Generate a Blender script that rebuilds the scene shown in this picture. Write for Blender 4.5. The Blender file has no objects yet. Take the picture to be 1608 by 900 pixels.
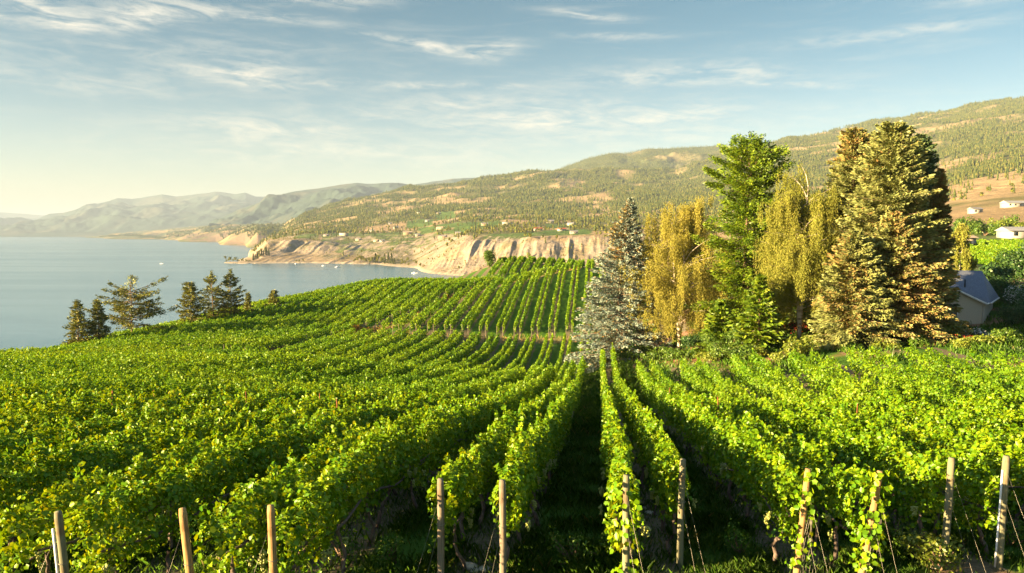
import bpy, math, random
import numpy as np
from mathutils import Vector

scene = bpy.context.scene
COL = scene.collection
R_ = math.radians
rng = np.random.default_rng(7)
random.seed(7)

# ------------------------------------------------------------------ camera
FPX = 1200.0                      # focal length in pixels of a 1608 px wide frame
CAMZ = 60.0                       # metres above the lake
YAW = math.atan((940 - 804) / FPX)
PITCH = math.atan(85 / FPX)
cam_d = bpy.data.cameras.new("camera")
cam_d.sensor_width = 36
cam_d.lens = 36 * FPX / 1608
cam_d.clip_start = 0.1
cam_d.clip_end = 90000
cam = bpy.data.objects.new("camera", cam_d)
COL.objects.link(cam)
cam.location = (0, 0, CAMZ)
cam.rotation_euler = (math.pi / 2 - PITCH, 0, YAW)
scene.camera = cam

# ------------------------------------------------------------------ light
SUN_EL = R_(12.0)
SUN_AZ = R_(-120.0)               # clockwise from +Y: negative = to the left, slightly behind
SUN_DIR = Vector((math.sin(SUN_AZ) * math.cos(SUN_EL), math.cos(SUN_AZ) * math.cos(SUN_EL), math.sin(SUN_EL)))
sd = bpy.data.lights.new("sun", "SUN")
sd.energy = 5.0
sd.angle = R_(0.5)
sd.color = (1.0, 0.75, 0.41)
sun = bpy.data.objects.new("sun", sd)
COL.objects.link(sun)
sun.rotation_euler = SUN_DIR.to_track_quat('Z', 'Y').to_euler()
sun.location = (0, 0, 200)

vs = scene.view_settings
vs.view_transform = 'Standard'
vs.look = 'None'
vs.gamma = 1
vs.use_curve_mapping = False
vs.exposure = 2.85
HAZE_DENSITY = 5.6e-5
SKY_STRENGTH = 0.05

scene.render.engine = 'CYCLES'
cy = scene.cycles
cy.use_denoising = True
cy.max_bounces = 8
cy.diffuse_bounces = 4
cy.glossy_bounces = 2
cy.transmission_bounces = 6
cy.transparent_max_bounces = 4
cy.volume_bounces = 0
cy.sample_clamp_indirect = 4
cy.caustics_reflective = False
cy.caustics_refractive = False


# ------------------------------------------------------------------ node helpers
class NT:
    def __init__(self, tree):
        self.t = tree
        self.n = tree.nodes
        self.l = tree.links

    def new(self, kind, **kw):
        nd = self.n.new(kind)
        for k, v in kw.items():
            setattr(nd, k, v)
        return nd

    def put(self, sock, v):
        if isinstance(v, bpy.types.NodeSocket):
            self.l.new(v, sock)
        elif v is not None:
            if hasattr(sock.default_value, '__len__') and not hasattr(v, '__len__'):
                v = (v,) * len(sock.default_value)
            if hasattr(sock.default_value, '__len__') and len(sock.default_value) == 4 and len(v) == 3:
                v = tuple(v) + (1,)
            sock.default_value = v

    def m(self, op, a, b=None, c=None):
        nd = self.new('ShaderNodeMath', operation=op)
        for i, v in enumerate((a, b, c)):
            if v is not None:
                self.put(nd.inputs[i], v)
        return nd.outputs[0]

    def vm(self, op, a, b=None):
        nd = self.new('ShaderNodeVectorMath', operation=op)
        self.put(nd.inputs[0], a)
        if b is not None:
            self.put(nd.inputs[1], b)
        return nd.outputs[0]

    def mix(self, f, a, b, blend='MIX'):
        nd = self.new('ShaderNodeMix', data_type='RGBA', blend_type=blend)
        self.put(nd.inputs['Factor'], f)
        self.put(nd.inputs[6], a)
        self.put(nd.inputs[7], b)
        return nd.outputs[2]

    def noise(self, vec, scale, detail=4, rough=0.55, dist=0.0):
        nd = self.new('ShaderNodeTexNoise')
        if vec is not None:
            self.put(nd.inputs['Vector'], vec)
        nd.inputs['Scale'].default_value = scale
        nd.inputs['Detail'].default_value = detail
        nd.inputs['Roughness'].default_value = rough
        nd.inputs['Distortion'].default_value = dist
        return nd.outputs['Fac']

    def ramp(self, f, stops, interp='LINEAR'):
        nd = self.new('ShaderNodeValToRGB')
        cr = nd.color_ramp
        cr.interpolation = interp
        while len(cr.elements) < len(stops):
            cr.elements.new(0.5)
        for e, (p, c) in zip(cr.elements, stops):
            e.position = p
            if not hasattr(c, '__len__'):
                c = (c, c, c)
            e.color = tuple(c[:3]) + (1,)
        self.put(nd.inputs[0], f)
        return nd.outputs[0]

    def maprange(self, v, a, b, c=0.0, d=1.0, smooth=True):
        nd = self.new('ShaderNodeMapRange')
        nd.interpolation_type = 'SMOOTHSTEP' if smooth else 'LINEAR'
        self.put(nd.inputs[0], v)
        for i, q in enumerate((a, b, c, d)):
            nd.inputs[i + 1].default_value = q
        return nd.outputs[0]

    def pos(self):
        return self.new('ShaderNodeNewGeometry').outputs['Position']

    def xyz(self, v):
        nd = self.new('ShaderNodeSeparateXYZ')
        self.put(nd.inputs[0], v)
        return nd.outputs

    def comb(self, x, y, z):
        nd = self.new('ShaderNodeCombineXYZ')
        for i, q in enumerate((x, y, z)):
            self.put(nd.inputs[i], q)
        return nd.outputs[0]

    def bump(self, h, strength=0.5, dist=0.1):
        nd = self.new('ShaderNodeBump')
        nd.inputs['Strength'].default_value = strength
        nd.inputs['Distance'].default_value = dist
        self.put(nd.inputs['Height'], h)
        return nd.outputs[0]


def new_mat(name):
    mt = bpy.data.materials.new(name)
    mt.use_nodes = True
    mt.node_tree.nodes.clear()
    t = NT(mt.node_tree)
    out = t.new('ShaderNodeOutputMaterial')
    return mt, t, out


def principled(t, out, color, rough=0.8, normal=None, spec=0.3, metal=0.0):
    b = t.new('ShaderNodeBsdfPrincipled')
    t.put(b.inputs['Base Color'], color)
    t.put(b.inputs['Roughness'], rough)
    b.inputs['Metallic'].default_value = metal
    b.inputs['Specular IOR Level'].default_value = spec
    if normal is not None:
        t.put(b.inputs['Normal'], normal)
    t.l.new(b.outputs[0], out.inputs['Surface'])
    return b


# ------------------------------------------------------------------ world: sky and cirrus
world = bpy.data.worlds.new("World")
scene.world = world
world.use_nodes = True
world.node_tree.nodes.clear()
W = NT(world.node_tree)
wout = W.new('ShaderNodeOutputWorld')
bg = W.new('ShaderNodeBackground')
bg.inputs[1].default_value = SKY_STRENGTH
W.l.new(bg.outputs[0], wout.inputs[0])
sky = W.new('ShaderNodeTexSky')
sky.sky_type = 'NISHITA'
sky.sun_disc = False
sky.sun_elevation = SUN_EL
sky.sun_rotation = SUN_AZ
sky.altitude = 400
sky.air_density = 1.0
sky.dust_density = 1.3
sky.ozone_density = 1.6
tc = W.new('ShaderNodeTexCoord')
dx, dy, dz = W.xyz(tc.outputs['Generated'])
az = W.m('ARCTAN2', dx, dy)
el = W.m('ARCSINE', dz)


def az_of(px): return math.atan((px - 804) / FPX) - YAW
def el_of(py): return math.atan((365 - py) / FPX)


# (x, y, half length, half height, slope, strength) in photograph pixels, turned into sky angles
CIRRUS = [(75, 75, 95, 18, 0.03, .95), (240, 62, 75, 16, -0.13, .8), (330, 45, 80, 12, -0.05, .55), (420, 48, 110, 9, 0.03, .6), (500, 26, 110, 7, -0.06, .45),
          (690, 78, 80, 7, .12, .8), (760, 85, 60, 9, -0.02, .8), (640, 68, 70, 4, .1, .7), (920, 30, 70, 7, .04, .6), (975, 70, 80, 8, .0, .4),
          (380, 137, 110, 14, 0.03, .75), (250, 118, 300, 40, -.02, .26), (600, 142, 330, 8, -.02, .55), (1070, 130, 170, 18, 0.02, .7), (1230, 150, 90, 5, .07, .65),
          (1380, 90, 170, 10, -.01, .4), (830, 190, 220, 20, -.03, .62), (1040, 188, 120, 13, -.04, .7), (700, 175, 240, 25, -.06, .42),
          (430, 215, 170, 26, .02, .5), (560, 240, 300, 30, .0, .42), (1550, 58, 90, 8, .02, .35), (150, 160, 180, 20, .03, .3), (1000, 215, 300, 22, -0.05, .4)]
wa = W.m('MULTIPLY', W.m('SUBTRACT', W.noise(W.comb(W.m('MULTIPLY', az, 5.0), W.m('MULTIPLY', el, 16.0), 2.0), 1.0, 4), 0.5), 0.05)
cov = None
for (cx, cyy, hl, hh, sl, st) in CIRRUS:
    a0, e0 = az_of(cx), el_of(cyy)
    da = W.m('SUBTRACT', az, a0)
    de = W.m('SUBTRACT', W.m('ADD', el, wa), W.m('MULTIPLY_ADD', da, -sl, e0))
    q = W.m('ADD', W.m('POWER', W.m('ABSOLUTE', W.m('DIVIDE', da, hl / FPX)), 2.0), W.m('POWER', W.m('ABSOLUTE', W.m('DIVIDE', de, hh / FPX)), 2.0))
    g = W.m('MULTIPLY', W.m('EXPONENT', W.m('MULTIPLY', q, -1.0)), st)
    cov = g if cov is None else W.m('MAXIMUM', cov, g)
warp = W.comb(W.m('MULTIPLY', az, 14.0), W.m('MULTIPLY_ADD', az, 4.0, W.m('MULTIPLY', el, 75.0)), 0.0)
n1 = W.noise(warp, 1.0, 7, .62, 1.0)
n2 = W.noise(W.comb(W.m('MULTIPLY', az, 40.0), W.m('MULTIPLY_ADD', az, -10.0, W.m('MULTIPLY', el, 150.0)), 5.0), 1.0, 6, .65, .6)
streak = W.maprange(W.m('MULTIPLY_ADD', n2, .30, W.m('MULTIPLY', n1, .75)), .38, .74)
fine = W.m('MULTIPLY', W.maprange(W.noise(W.comb(W.m('MULTIPLY', az, 7.0), W.m('MULTIPLY', el, 60.0), 9.0), 1.0, 7, .6, .8), .5, .8), .12)
cfac = W.m('MINIMUM', W.m('ADD', W.m('MULTIPLY', cov, streak), W.m('MULTIPLY', fine, W.maprange(el, .02, .12))), .95)
skyc = W.mix(W.maprange(el, -0.02, 0.30), (.75, .655, .60), (.25, .385, .385))
skyc = W.mix(W.maprange(el, .33, .75), skyc, (.90, 1.0, 1.0))  # unseen sky above the frame tinted brighter, as added fill for the shadows
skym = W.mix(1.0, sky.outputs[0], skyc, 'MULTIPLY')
SKY_NODE = (skym, cfac)
cloudcol = W.mix(1.0, sky.outputs[0], (1.0, 1.0, 1.0), 'MIX')
warm = W.mix(W.maprange(el, .05, .3), (4.4, 3.6, 2.5), (3.7, 3.35, 2.7))
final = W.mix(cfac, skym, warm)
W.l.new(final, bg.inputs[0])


# ------------------------------------------------------------------ projection helpers
FV = np.array([-math.sin(YAW), math.cos(YAW), 0.0])
RV = np.array([math.cos(YAW), math.sin(YAW), 0.0])


def P(x, y, D):
    """world point seen at photograph pixel (x, y) at horizontal depth D"""
    cp, sp = math.cos(PITCH), math.sin(PITCH)
    a, b = (x - 804) / FPX, -(y - 450) / FPX
    fwd = cp + b * sp
    up = -sp + b * cp
    k = D / fwd
    p = FV * D + RV * (a * k)
    return np.array([p[0], p[1], CAMZ + up * k])


def plan(xp, D):
    """plan position for an image column and depth"""
    t = (np.asarray(xp, float) - 804) / FPX
    D = np.asarray(D, float)
    return FV[0] * D + RV[0] * t * D, FV[1] * D + RV[1] * t * D


def unplan(X, Y):
    D = X * FV[0] + Y * FV[1]
    Ds = np.where(np.abs(D) < 0.5, 0.5, D)
    return 804 + FPX * (X * RV[0] + Y * RV[1]) / Ds, D


# ------------------------------------------------------------------ numpy noise
def _h(ix, iy, seed):
    h = (ix.astype(np.int64) * 374761393 + iy.astype(np.int64) * 668265263 + seed * 974711) & 0xffffffff
    h = ((h ^ (h >> 13)) * 1274126177) & 0xffffffff
    h = h ^ (h >> 16)
    return (h & 0xffff) / 65535.0


def vn(x, y, seed=0):
    x = np.asarray(x, float)
    y = np.asarray(y, float)
    x, y = np.broadcast_arrays(x, y)
    ix, iy = np.floor(x), np.floor(y)
    fx, fy = x - ix, y - iy
    fx = fx * fx * fx * (fx * (fx * 6 - 15) + 10)
    fy = fy * fy * fy * (fy * (fy * 6 - 15) + 10)
    a, b = _h(ix, iy, seed), _h(ix + 1, iy, seed)
    c, d = _h(ix, iy + 1, seed), _h(ix + 1, iy + 1, seed)
    return (a + (b - a) * fx) * (1 - fy) + (c + (d - c) * fx) * fy


def fbm(x, y, oct=4, seed=0, ridged=False, gain=.5):
    s, amp, tot = 0, 1.0, 0
    for o in range(oct):
        n = vn(np.asarray(x) * 2 ** o + 17.3 * o, np.asarray(y) * 2 ** o - 9.1 * o, seed + o)
        if ridged:
            n = 1 - np.abs(2 * n - 1)
        s = s + n * amp
        tot += amp
        amp *= gain
    return s / tot


# ------------------------------------------------------------------ mesh helpers
class MB:
    def __init__(self):
        self.v, self.f, self.n, self.attr = [], [], 0, []

    def add(self, v, f):
        v = np.asarray(v, np.float32).reshape(-1, 3)
        f = np.asarray(f, np.int64)
        self.v.append(v)
        self.f.append(f + self.n)
        self.n += len(v)
        return self

    def poly(self, v):
        return self.add(v, np.arange(len(v))[None])

    def box(self, c, s, rz=0.0, taper=1.0):
        c = np.asarray(c, float)
        hx, hy, hz = s[0] / 2, s[1] / 2, s[2] / 2
        v = np.array([[-hx, -hy, -hz], [hx, -hy, -hz], [hx, hy, -hz], [-hx, hy, -hz],
                      [-hx * taper, -hy * taper, hz], [hx * taper, -hy * taper, hz], [hx * taper, hy * taper, hz], [-hx * taper, hy * taper, hz]])
        ca, sa = math.cos(rz), math.sin(rz)
        v = np.stack([v[:, 0] * ca - v[:, 1] * sa, v[:, 0] * sa + v[:, 1] * ca, v[:, 2]], 1) + c
        return self.add(v, [[0, 3, 2, 1], [4, 5, 6, 7], [0, 1, 5, 4], [1, 2, 6, 5], [2, 3, 7, 6], [3, 0, 4, 7]])

    def tube(self, pts, rad, sides=8, cap=True):
        pts = np.asarray(pts, float)
        n = len(pts)
        rad = np.broadcast_to(np.asarray(rad, float), (n,))
        d = np.gradient(pts, axis=0)
        d /= np.linalg.norm(d, axis=1)[:, None] + 1e-9
        ref = np.where(np.abs(d[:, 2:3]) > .9, np.array([[1., 0, 0]]), np.array([[0., 0, 1]]))
        u = np.cross(d, ref)
        u /= np.linalg.norm(u, axis=1)[:, None] + 1e-9
        w = np.cross(d, u)
        a = np.arange(sides) / sides * 2 * math.pi
        ring = u[:, None, :] * np.cos(a)[None, :, None] + w[:, None, :] * np.sin(a)[None, :, None]
        v = (pts[:, None, :] + ring * rad[:, None, None]).reshape(-1, 3)
        i = np.arange(n - 1)[:, None] * sides
        j = np.arange(sides)[None]
        jn = (j + 1) % sides
        f = np.stack([i + j, i + jn, i + sides + jn, i + sides + j], -1).reshape(-1, 4)
        b = self.n
        self.add(v, f)
        if cap:
            self.f.append((np.arange(sides)[None, ::-1] + b))
            self.f.append((np.arange(sides)[None] + b + (n - 1) * sides))
        return self

    def kites(self, c, u, w, fold=None):
        """diamond leaves: centre, long half axis, wide half axis"""
        v = np.stack([c - u, c + w, c + u, c - w], 1)
        if fold is not None:
            v[:, 1] += fold
            v[:, 3] += fold
        n = len(c)
        return self.add(v.reshape(-1, 3), (np.arange(n)[:, None] * 4 + np.arange(4)[None]))

    def leaves(self, c, u, w, nrm):
        """five-lobed folded leaves made of two quads"""
        a = nrm * (np.linalg.norm(w, axis=1)[:, None] * .35)
        v = np.stack([c - u * .75, c - u * .95 + w * .62 + a, c + u * .25 + w * 1.0 + a, c + u * 1.05,
                      c + u * .25 - w * 1.0 + a, c - u * .95 - w * .62 + a], 1)
        n = len(c)
        i = np.arange(n)[:, None] * 6
        f = np.concatenate([i + np.array([[0, 1, 2, 3]]), i + np.array([[0, 3, 4, 5]])])
        return self.add(v.reshape(-1, 3), f)

    def build(self, name, mat, parent=None, loc=None, smooth=False, col=None):
        me = bpy.data.meshes.new(name)
        v = np.concatenate(self.v)
        cnt = np.concatenate([np.full(len(f), f.shape[1], np.int32) for f in self.f])
        idx = np.concatenate([f.reshape(-1) for f in self.f]).astype(np.int32)
        if loc is not None:
            v = v - np.asarray(loc, np.float32)
        me.vertices.add(len(v))
        me.vertices.foreach_set('co', v.astype(np.float32).reshape(-1))
        me.loops.add(len(idx))
        me.loops.foreach_set('vertex_index', idx)
        me.polygons.add(len(cnt))
        st = np.zeros(len(cnt), np.int32)
        st[1:] = np.cumsum(cnt)[:-1]
        me.polygons.foreach_set('loop_start', st)
        me.polygons.foreach_set('loop_total', cnt)
        if smooth:
            me.polygons.foreach_set('use_smooth', np.ones(len(cnt), bool))
        me.update(calc_edges=True)
        for cname, cv in (col or {}).items():
            cv = np.asarray(cv, np.float32)
            if cv.ndim == 2:
                at = me.color_attributes.new(cname, 'FLOAT_COLOR', 'POINT')
                at.data.foreach_set('color', np.concatenate([cv, np.ones((len(cv), 1), np.float32)], 1).reshape(-1))
            else:
                at = me.attributes.new(cname, 'FLOAT', 'POINT')
                at.data.foreach_set('value', cv)
        if mat is not None:
            for mm in (mat if isinstance(mat, (list, tuple)) else [mat]):
                me.materials.append(mm)
        o = bpy.data.objects.new(name, me)
        COL.objects.link(o)
        if parent is not None:
            o.parent = parent
        elif loc is not None:
            o.location = loc
        return o


def tag(o, label=None, cat=None, group=None, kind=None):
    if label:
        o['label'] = label
    if cat:
        o['category'] = cat
    if group:
        o['group'] = group
    if kind:
        o['kind'] = kind
    return o


def empty(name, loc, label=None, cat=None, group=None, rz=0.0):
    o = bpy.data.objects.new(name, None)
    o.empty_display_size = .3
    COL.objects.link(o)
    o.location = [float(q) for q in loc]
    o.rotation_euler = (0, 0, rz)
    return tag(o, label, cat, group)


def copy_tree(o, parent=None):
    c = o.copy()
    COL.objects.link(c)
    c.parent = parent
    for ch in list(o.children):
        copy_tree(ch, c)
    return c


ORD = ['first', 'second', 'third', 'fourth', 'fifth', 'sixth', 'seventh', 'eighth', 'ninth', 'tenth', 'eleventh', 'twelfth', 'thirteenth',
       'fourteenth', 'fifteenth', 'sixteenth', 'seventeenth', 'eighteenth', 'nineteenth', 'twentieth']
TENS = {20: 'twenty', 30: 'thirty', 40: 'forty', 50: 'fifty', 60: 'sixty', 70: 'seventy', 80: 'eighty', 90: 'ninety'}


def ordinal(n):
    if n <= 20:
        return ORD[n - 1]
    t, u = n // 10 * 10, n % 10
    if u == 0:
        return TENS[t][:-1] + 'ieth'
    return TENS[t] + '-' + ORD[u - 1]


def unit(v):
    return v / (np.linalg.norm(v, axis=-1, keepdims=True) + 1e-9)


# ------------------------------------------------------------------ materials
def leaf_mat(name, stops, trans=.4, tint=(1.25, 1.15, .6), gloss=.05, rough=.45, patch=0.0, pscale=.25):
    mt, t, out = new_mat(name)
    geo = t.new('ShaderNodeNewGeometry')
    f = geo.outputs['Random Per Island']
    if patch:
        f = t.m('ADD', t.m('MULTIPLY', f, 1 - patch), t.m('MULTIPLY', t.maprange(t.noise(geo.outputs['Position'], pscale, 3), .3, .7), patch))
    c = t.ramp(f, stops)
    d = t.new('ShaderNodeBsdfDiffuse')
    t.put(d.inputs[0], c)
    tr = t.new('ShaderNodeBsdfTranslucent')
    t.put(tr.inputs[0], t.mix(1.0, c, tint, 'MULTIPLY'))
    mx = t.new('ShaderNodeMixShader')
    mx.inputs[0].default_value = trans
    t.l.new(d.outputs[0], mx.inputs[1])
    t.l.new(tr.outputs[0], mx.inputs[2])
    last = mx
    if gloss:
        g = t.new('ShaderNodeBsdfGlossy')
        g.inputs['Roughness'].default_value = rough
        g.inputs[0].default_value = (.9, .95, .8, 1)
        m2 = t.new('ShaderNodeMixShader')
        m2.inputs[0].default_value = gloss
        t.l.new(mx.outputs[0], m2.inputs[1])
        t.l.new(g.outputs[0], m2.inputs[2])
        last = m2
    t.l.new(last.outputs[0], out.inputs['Surface'])
    return mt


M = {}
M['vine'] = leaf_mat('vine_leaf', [(0, (.045, .145, .003)), (.5, (.132, .243, .004)), (.9, (.232, .315, .005)), (.97, (.28, .33, .010)), (.985, (.30, .24, .03)), (1, (.25, .12, .03))],
                     .31, (1.9, 1.3, .3), .02, .4, .25, .5)
M['vine_far'] = leaf_mat('vine_leaf_far', [(0, (.045, .14, .003)), (.5, (.13, .235, .004)), (.9, (.222, .30, .005)), (1, (.25, .32, .010))], .34, (1.5, 1.25, .4), .02, .5, .35, .12)
M['blue_spruce'] = leaf_mat('blue_spruce_needles', [(0, (.13, .175, .145)), (.5, (.21, .26, .205)), (.88, (.29, .335, .26)), (.93, (.22, .17, .10)), (1, (.26, .15, .06))], .08, (1, 1, .8), .04)
M['spruce'] = leaf_mat('spruce_needles', [(0, (.11, .14, .04)), (.5, (.215, .235, .07)), (.9, (.31, .31, .10)), (.96, (.34, .25, .08)), (1, (.34, .18, .06))], .12, (1.2, 1, .5), .03, patch=.4, pscale=.35)
M['spruce_brown'] = leaf_mat('browned_spruce_needles', [(0, (.14, .11, .035)), (.4, (.24, .18, .055)), (.7, (.33, .21, .07)), (1, (.37, .20, .075))], .12, (1.2, 1, .5), .02, patch=.4, pscale=.35)
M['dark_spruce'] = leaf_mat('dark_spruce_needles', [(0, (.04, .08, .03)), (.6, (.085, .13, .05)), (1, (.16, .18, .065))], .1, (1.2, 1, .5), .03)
M['fir'] = leaf_mat('fir_needles', [(0, (.045, .10, .008)), (.5, (.11, .18, .009)), (.85, (.20, .26, .012)), (1, (.30, .29, .025))], .22, (1.3, 1.1, .4), .03, patch=.3, pscale=.4)
M['lake_pine'] = leaf_mat('pine_needles', [(0, (.05, .075, .012)), (.5, (.13, .145, .022)), (.9, (.21, .195, .035)), (1, (.26, .20, .05))], .15, (1.3, 1.05, .4), .02)
M['birch'] = leaf_mat('golden_birch_leaf', [(0, (.20, .19, .035)), (.5, (.285, .26, .05)), (.9, (.37, .32, .07)), (1, (.41, .32, .08))], .34, (1.1, 1.03, .8), .0, patch=.35, pscale=.35)
M['birch_green'] = leaf_mat('greenish_birch_leaf', [(0, (.15, .17, .03)), (.5, (.22, .23, .04)), (1, (.31, .28, .06))], .34, (1.1, 1.03, .8), .0, patch=.35, pscale=.35)
M['shrub'] = leaf_mat('shrub_leaf', [(0, (.04, .09, .01)), (.5, (.08, .15, .014)), (1, (.15, .21, .025))], .3, (1.35, 1.15, .4), .03)
M['shrub_light'] = leaf_mat('light_shrub_leaf', [(0, (.10, .15, .014)), (.5, (.17, .22, .02)), (1, (.26, .27, .04))], .35, (1.3, 1.1, .4), .03)
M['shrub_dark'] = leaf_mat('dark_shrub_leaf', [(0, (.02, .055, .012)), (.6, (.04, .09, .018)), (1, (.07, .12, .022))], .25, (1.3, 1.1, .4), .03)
M['shrub_red'] = leaf_mat('red_flower_leaf', [(0, (.04, .09, .012)), (.55, (.07, .12, .014)), (.62, (.40, .03, .02)), (1, (.5, .10, .04))], .25, (1.2, 1, .6), .02)
M['shrub_white'] = leaf_mat('white_flower_leaf', [(0, (.04, .08, .02)), (.6, (.08, .13, .03)), (.7, (.6, .58, .52)), (1, (.7, .62, .6))], .25, (1.1, 1, .8), .02)
M['shrub_gold'] = leaf_mat('dry_bush_leaf', [(0, (.20, .17, .03)), (.5, (.36, .24, .04)), (1, (.42, .18, .04))], .3, (1.2, 1, .6), .0)
M['grass'] = leaf_mat('grass_blade', [(0, (.04, .10, .008)), (.6, (.085, .18, .014)), (.95, (.14, .22, .022)), (1, (.26, .21, .07))], .3, (1.3, 1.15, .4), .02)
M['dry_grass'] = leaf_mat('dry_grass_blade', [(0, (.17, .15, .05)), (.6, (.30, .22, .08)), (1, (.34, .19, .06))], .2, (1.1, 1, .7), .0)
M['pine_far'] = leaf_mat('hillside_needles', [(0, (.045, .065, .018)), (.6, (.085, .10, .025)), (1, (.16, .145, .035))], .1, (1.3, 1.1, .5), .0)
M['poplar'] = leaf_mat('shore_leaf', [(0, (.08, .10, .016)), (.6, (.15, .16, .022)), (1, (.24, .21, .035))], .3, (1.3, 1.1, .5), .0)

mt, t, out = new_mat('bark')
p = t.pos()
px, py, pz = t.xyz(p)
n = t.noise(t.comb(t.m('MULTIPLY', px, 9.0), t.m('MULTIPLY', py, 9.0), t.m('MULTIPLY', pz, 1.6)), 1.0, 5)
principled(t, out, t.ramp(n, [(.3, (.07, .045, .03)), (.7, (.24, .16, .10))]), .9, t.bump(n, .8, .05), .1)
M['bark'] = mt
mt, t, out = new_mat('birch_bark')
n = t.noise(t.vm('MULTIPLY', t.pos(), (1.5, 1.5, 5.0)), 1.2, 4)
principled(t, out, t.ramp(n, [(.36, (.09, .07, .05)), (.50, (.40, .34, .26))]), .8, None, .2)
M['birch_bark'] = mt
mt, t, out = new_mat('vine_bark')
n = t.noise(t.vm('MULTIPLY', t.pos(), (30, 30, 8)), 1.0, 5, .7)
principled(t, out, t.ramp(n, [(.3, (.05, .035, .028)), (.7, (.23, .17, .13))]), .95, t.bump(n, 1.0, .02), .1)
M['vine_bark'] = mt


def wood_mat(name, a, b, c):
    mt, t, out = new_mat(name)
    o = t.new('ShaderNodeTexCoord').outputs['Object']
    g = t.noise(t.vm('MULTIPLY', o, (45, 45, 1.6)), 1.0, 5, .65)
    k = t.noise(o, 2.3, 3)
    col = t.ramp(g, [(.25, a), (.55, b), (.8, c)])
    col = t.mix(t.maprange(k, .5, .72), col, (.14, .07, .03))
    crack = t.maprange(t.noise(t.vm('MULTIPLY', o, (70, 70, 1.1)), 1.0, 2), .28, .36, 1, 0)
    col = t.mix(t.m('MULTIPLY', crack, .75), col, (.05, .03, .02))
    principled(t, out, col, .85, t.bump(t.m('SUBTRACT', g, crack), .7, .01), .15)
    return mt


M['post_grey'] = wood_mat('weathered_grey_wood', (.11, .09, .065), (.21, .17, .115), (.29, .235, .16))
M['post_tan'] = wood_mat('weathered_tan_wood', (.20, .115, .045), (.36, .22, .085), (.44, .31, .15))
M['post_green'] = wood_mat('treated_green_wood', (.11, .105, .06), (.19, .18, .105), (.26, .23, .14))


def flat_mat(name, color, rough=.7, spec=.3, metal=0.0, var=.25, scale=4.0, bump=.1):
    mt, t, out = new_mat(name)
    n = t.noise(t.new('ShaderNodeTexCoord').outputs['Object'], scale, 5, .6)
    c = t.mix(t.maprange(n, .3, .7, 0, 1), tuple(q * (1 - var) for q in color), tuple(min(1, q * (1 + var)) for q in color))
    principled(t, out, c, rough, t.bump(n, bump, .02), spec, metal)
    return mt


M['rust'] = flat_mat('rusty_steel', (.22, .075, .03), .8, .2, .2, .4, 20)
M['wire'] = flat_mat('galvanised_wire', (.24, .21, .16), .45, .5, .6, .1)
M['pvc'] = flat_mat('white_plastic_pipe', (.72, .72, .74), .4, .4, 0, .05)
M['hose'] = flat_mat('black_hose', (.02, .02, .02), .5, .4)
M['stone'] = flat_mat('field_stone', (.36, .32, .24), .9, .1, 0, .3, 6, .5)
M['grape'] = flat_mat('green_grape', (.26, .27, .06), .35, .4, 0, .2, 12)
M['white_wall'] = flat_mat('white_wall', (.36, .33, .27), .8, .2, 0, .06, .5)
M['cream_wall'] = flat_mat('cream_wall', (.34, .28, .20), .8, .2, 0, .08, .5)
M['brown_wall'] = flat_mat('brown_wall', (.30, .20, .12), .8, .2, 0, .1, .5)
M['stucco'] = flat_mat('beige_stucco', (.60, .51, .38), .95, .1, 0, .1, 14, .3)
M['trim'] = flat_mat('white_trim', (.78, .75, .70), .6, .3, 0, .04)
M['roof_grey'] = flat_mat('grey_roof', (.22, .20, .19), .85, .2, 0, .15, .8)
M['roof_red'] = flat_mat('red_roof', (.42, .09, .04), .85, .2, 0, .15, .8)
M['roof_tan'] = flat_mat('tan_roof', (.40, .30, .20), .85, .2, 0, .15, .8)
M['roof_white'] = flat_mat('white_roof', (.32, .30, .27), .6, .3, 0, .06, .8)
M['glass_dark'] = flat_mat('dark_window', (.03, .035, .04), .15, .6)
M['boat'] = flat_mat('white_hull', (.8, .78, .74), .35, .5, 0, .04)
M['table_wood'] = flat_mat('table_wood', (.38, .25, .14), .8, .2, 0, .2, 8)
mt, t, out = new_mat('slate_blue_shingles')
o = t.new('ShaderNodeTexCoord').outputs['Object']
br = t.new('ShaderNodeTexBrick')
t.put(br.inputs['Vector'], t.comb(t.xyz(o)[1], t.m('MULTIPLY', t.xyz(o)[0], 1.0), 0.0))
br.inputs['Scale'].default_value = 3.2
br.inputs['Color1'].default_value = (.11, .125, .16, 1)
br.inputs['Color2'].default_value = (.16, .175, .215, 1)
br.inputs['Mortar'].default_value = (.06, .07, .09, 1)
br.inputs['Mortar Size'].default_value = .012
principled(t, out, t.mix(t.m('MULTIPLY', t.noise(o, 1.5, 5), .5), br.outputs[0], (.2, .21, .24)), .85, t.bump(br.outputs['Fac'], -.3, .02), .2)
M['shingle'] = mt

# water
mt, t, out = new_mat('lake_water')
p = t.pos()
w1 = t.noise(t.vm('MULTIPLY', p, (.55, .8, 1)), 1.0, 4, .65)
w2 = t.noise(t.vm('MULTIPLY', p, (.05, .11, 1)), 1.0, 4, .6)
gust = t.noise(t.vm('MULTIPLY', p, (.0011, .006, 1)), 1.0, 5, .6, 1.2)
g2 = t.maprange(gust, .38, .66)
h = t.m('ADD', t.m('MULTIPLY', w1, .55), t.m('MULTIPLY', w2, 1.6))
bmp = t.new('ShaderNodeBump')
t.put(bmp.inputs['Height'], h)
bmp.inputs['Distance'].default_value = .35
t.put(bmp.inputs['Strength'], t.maprange(g2, 0, 1, .25, .36, False))
b = principled(t, out, t.mix(g2, (.055, .135, .178), (.062, .142, .183)), t.maprange(g2, 0, 1, .18, .22, False), bmp.outputs[0], .5)
b.inputs['IOR'].default_value = 1.333
M['water'] = mt

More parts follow.
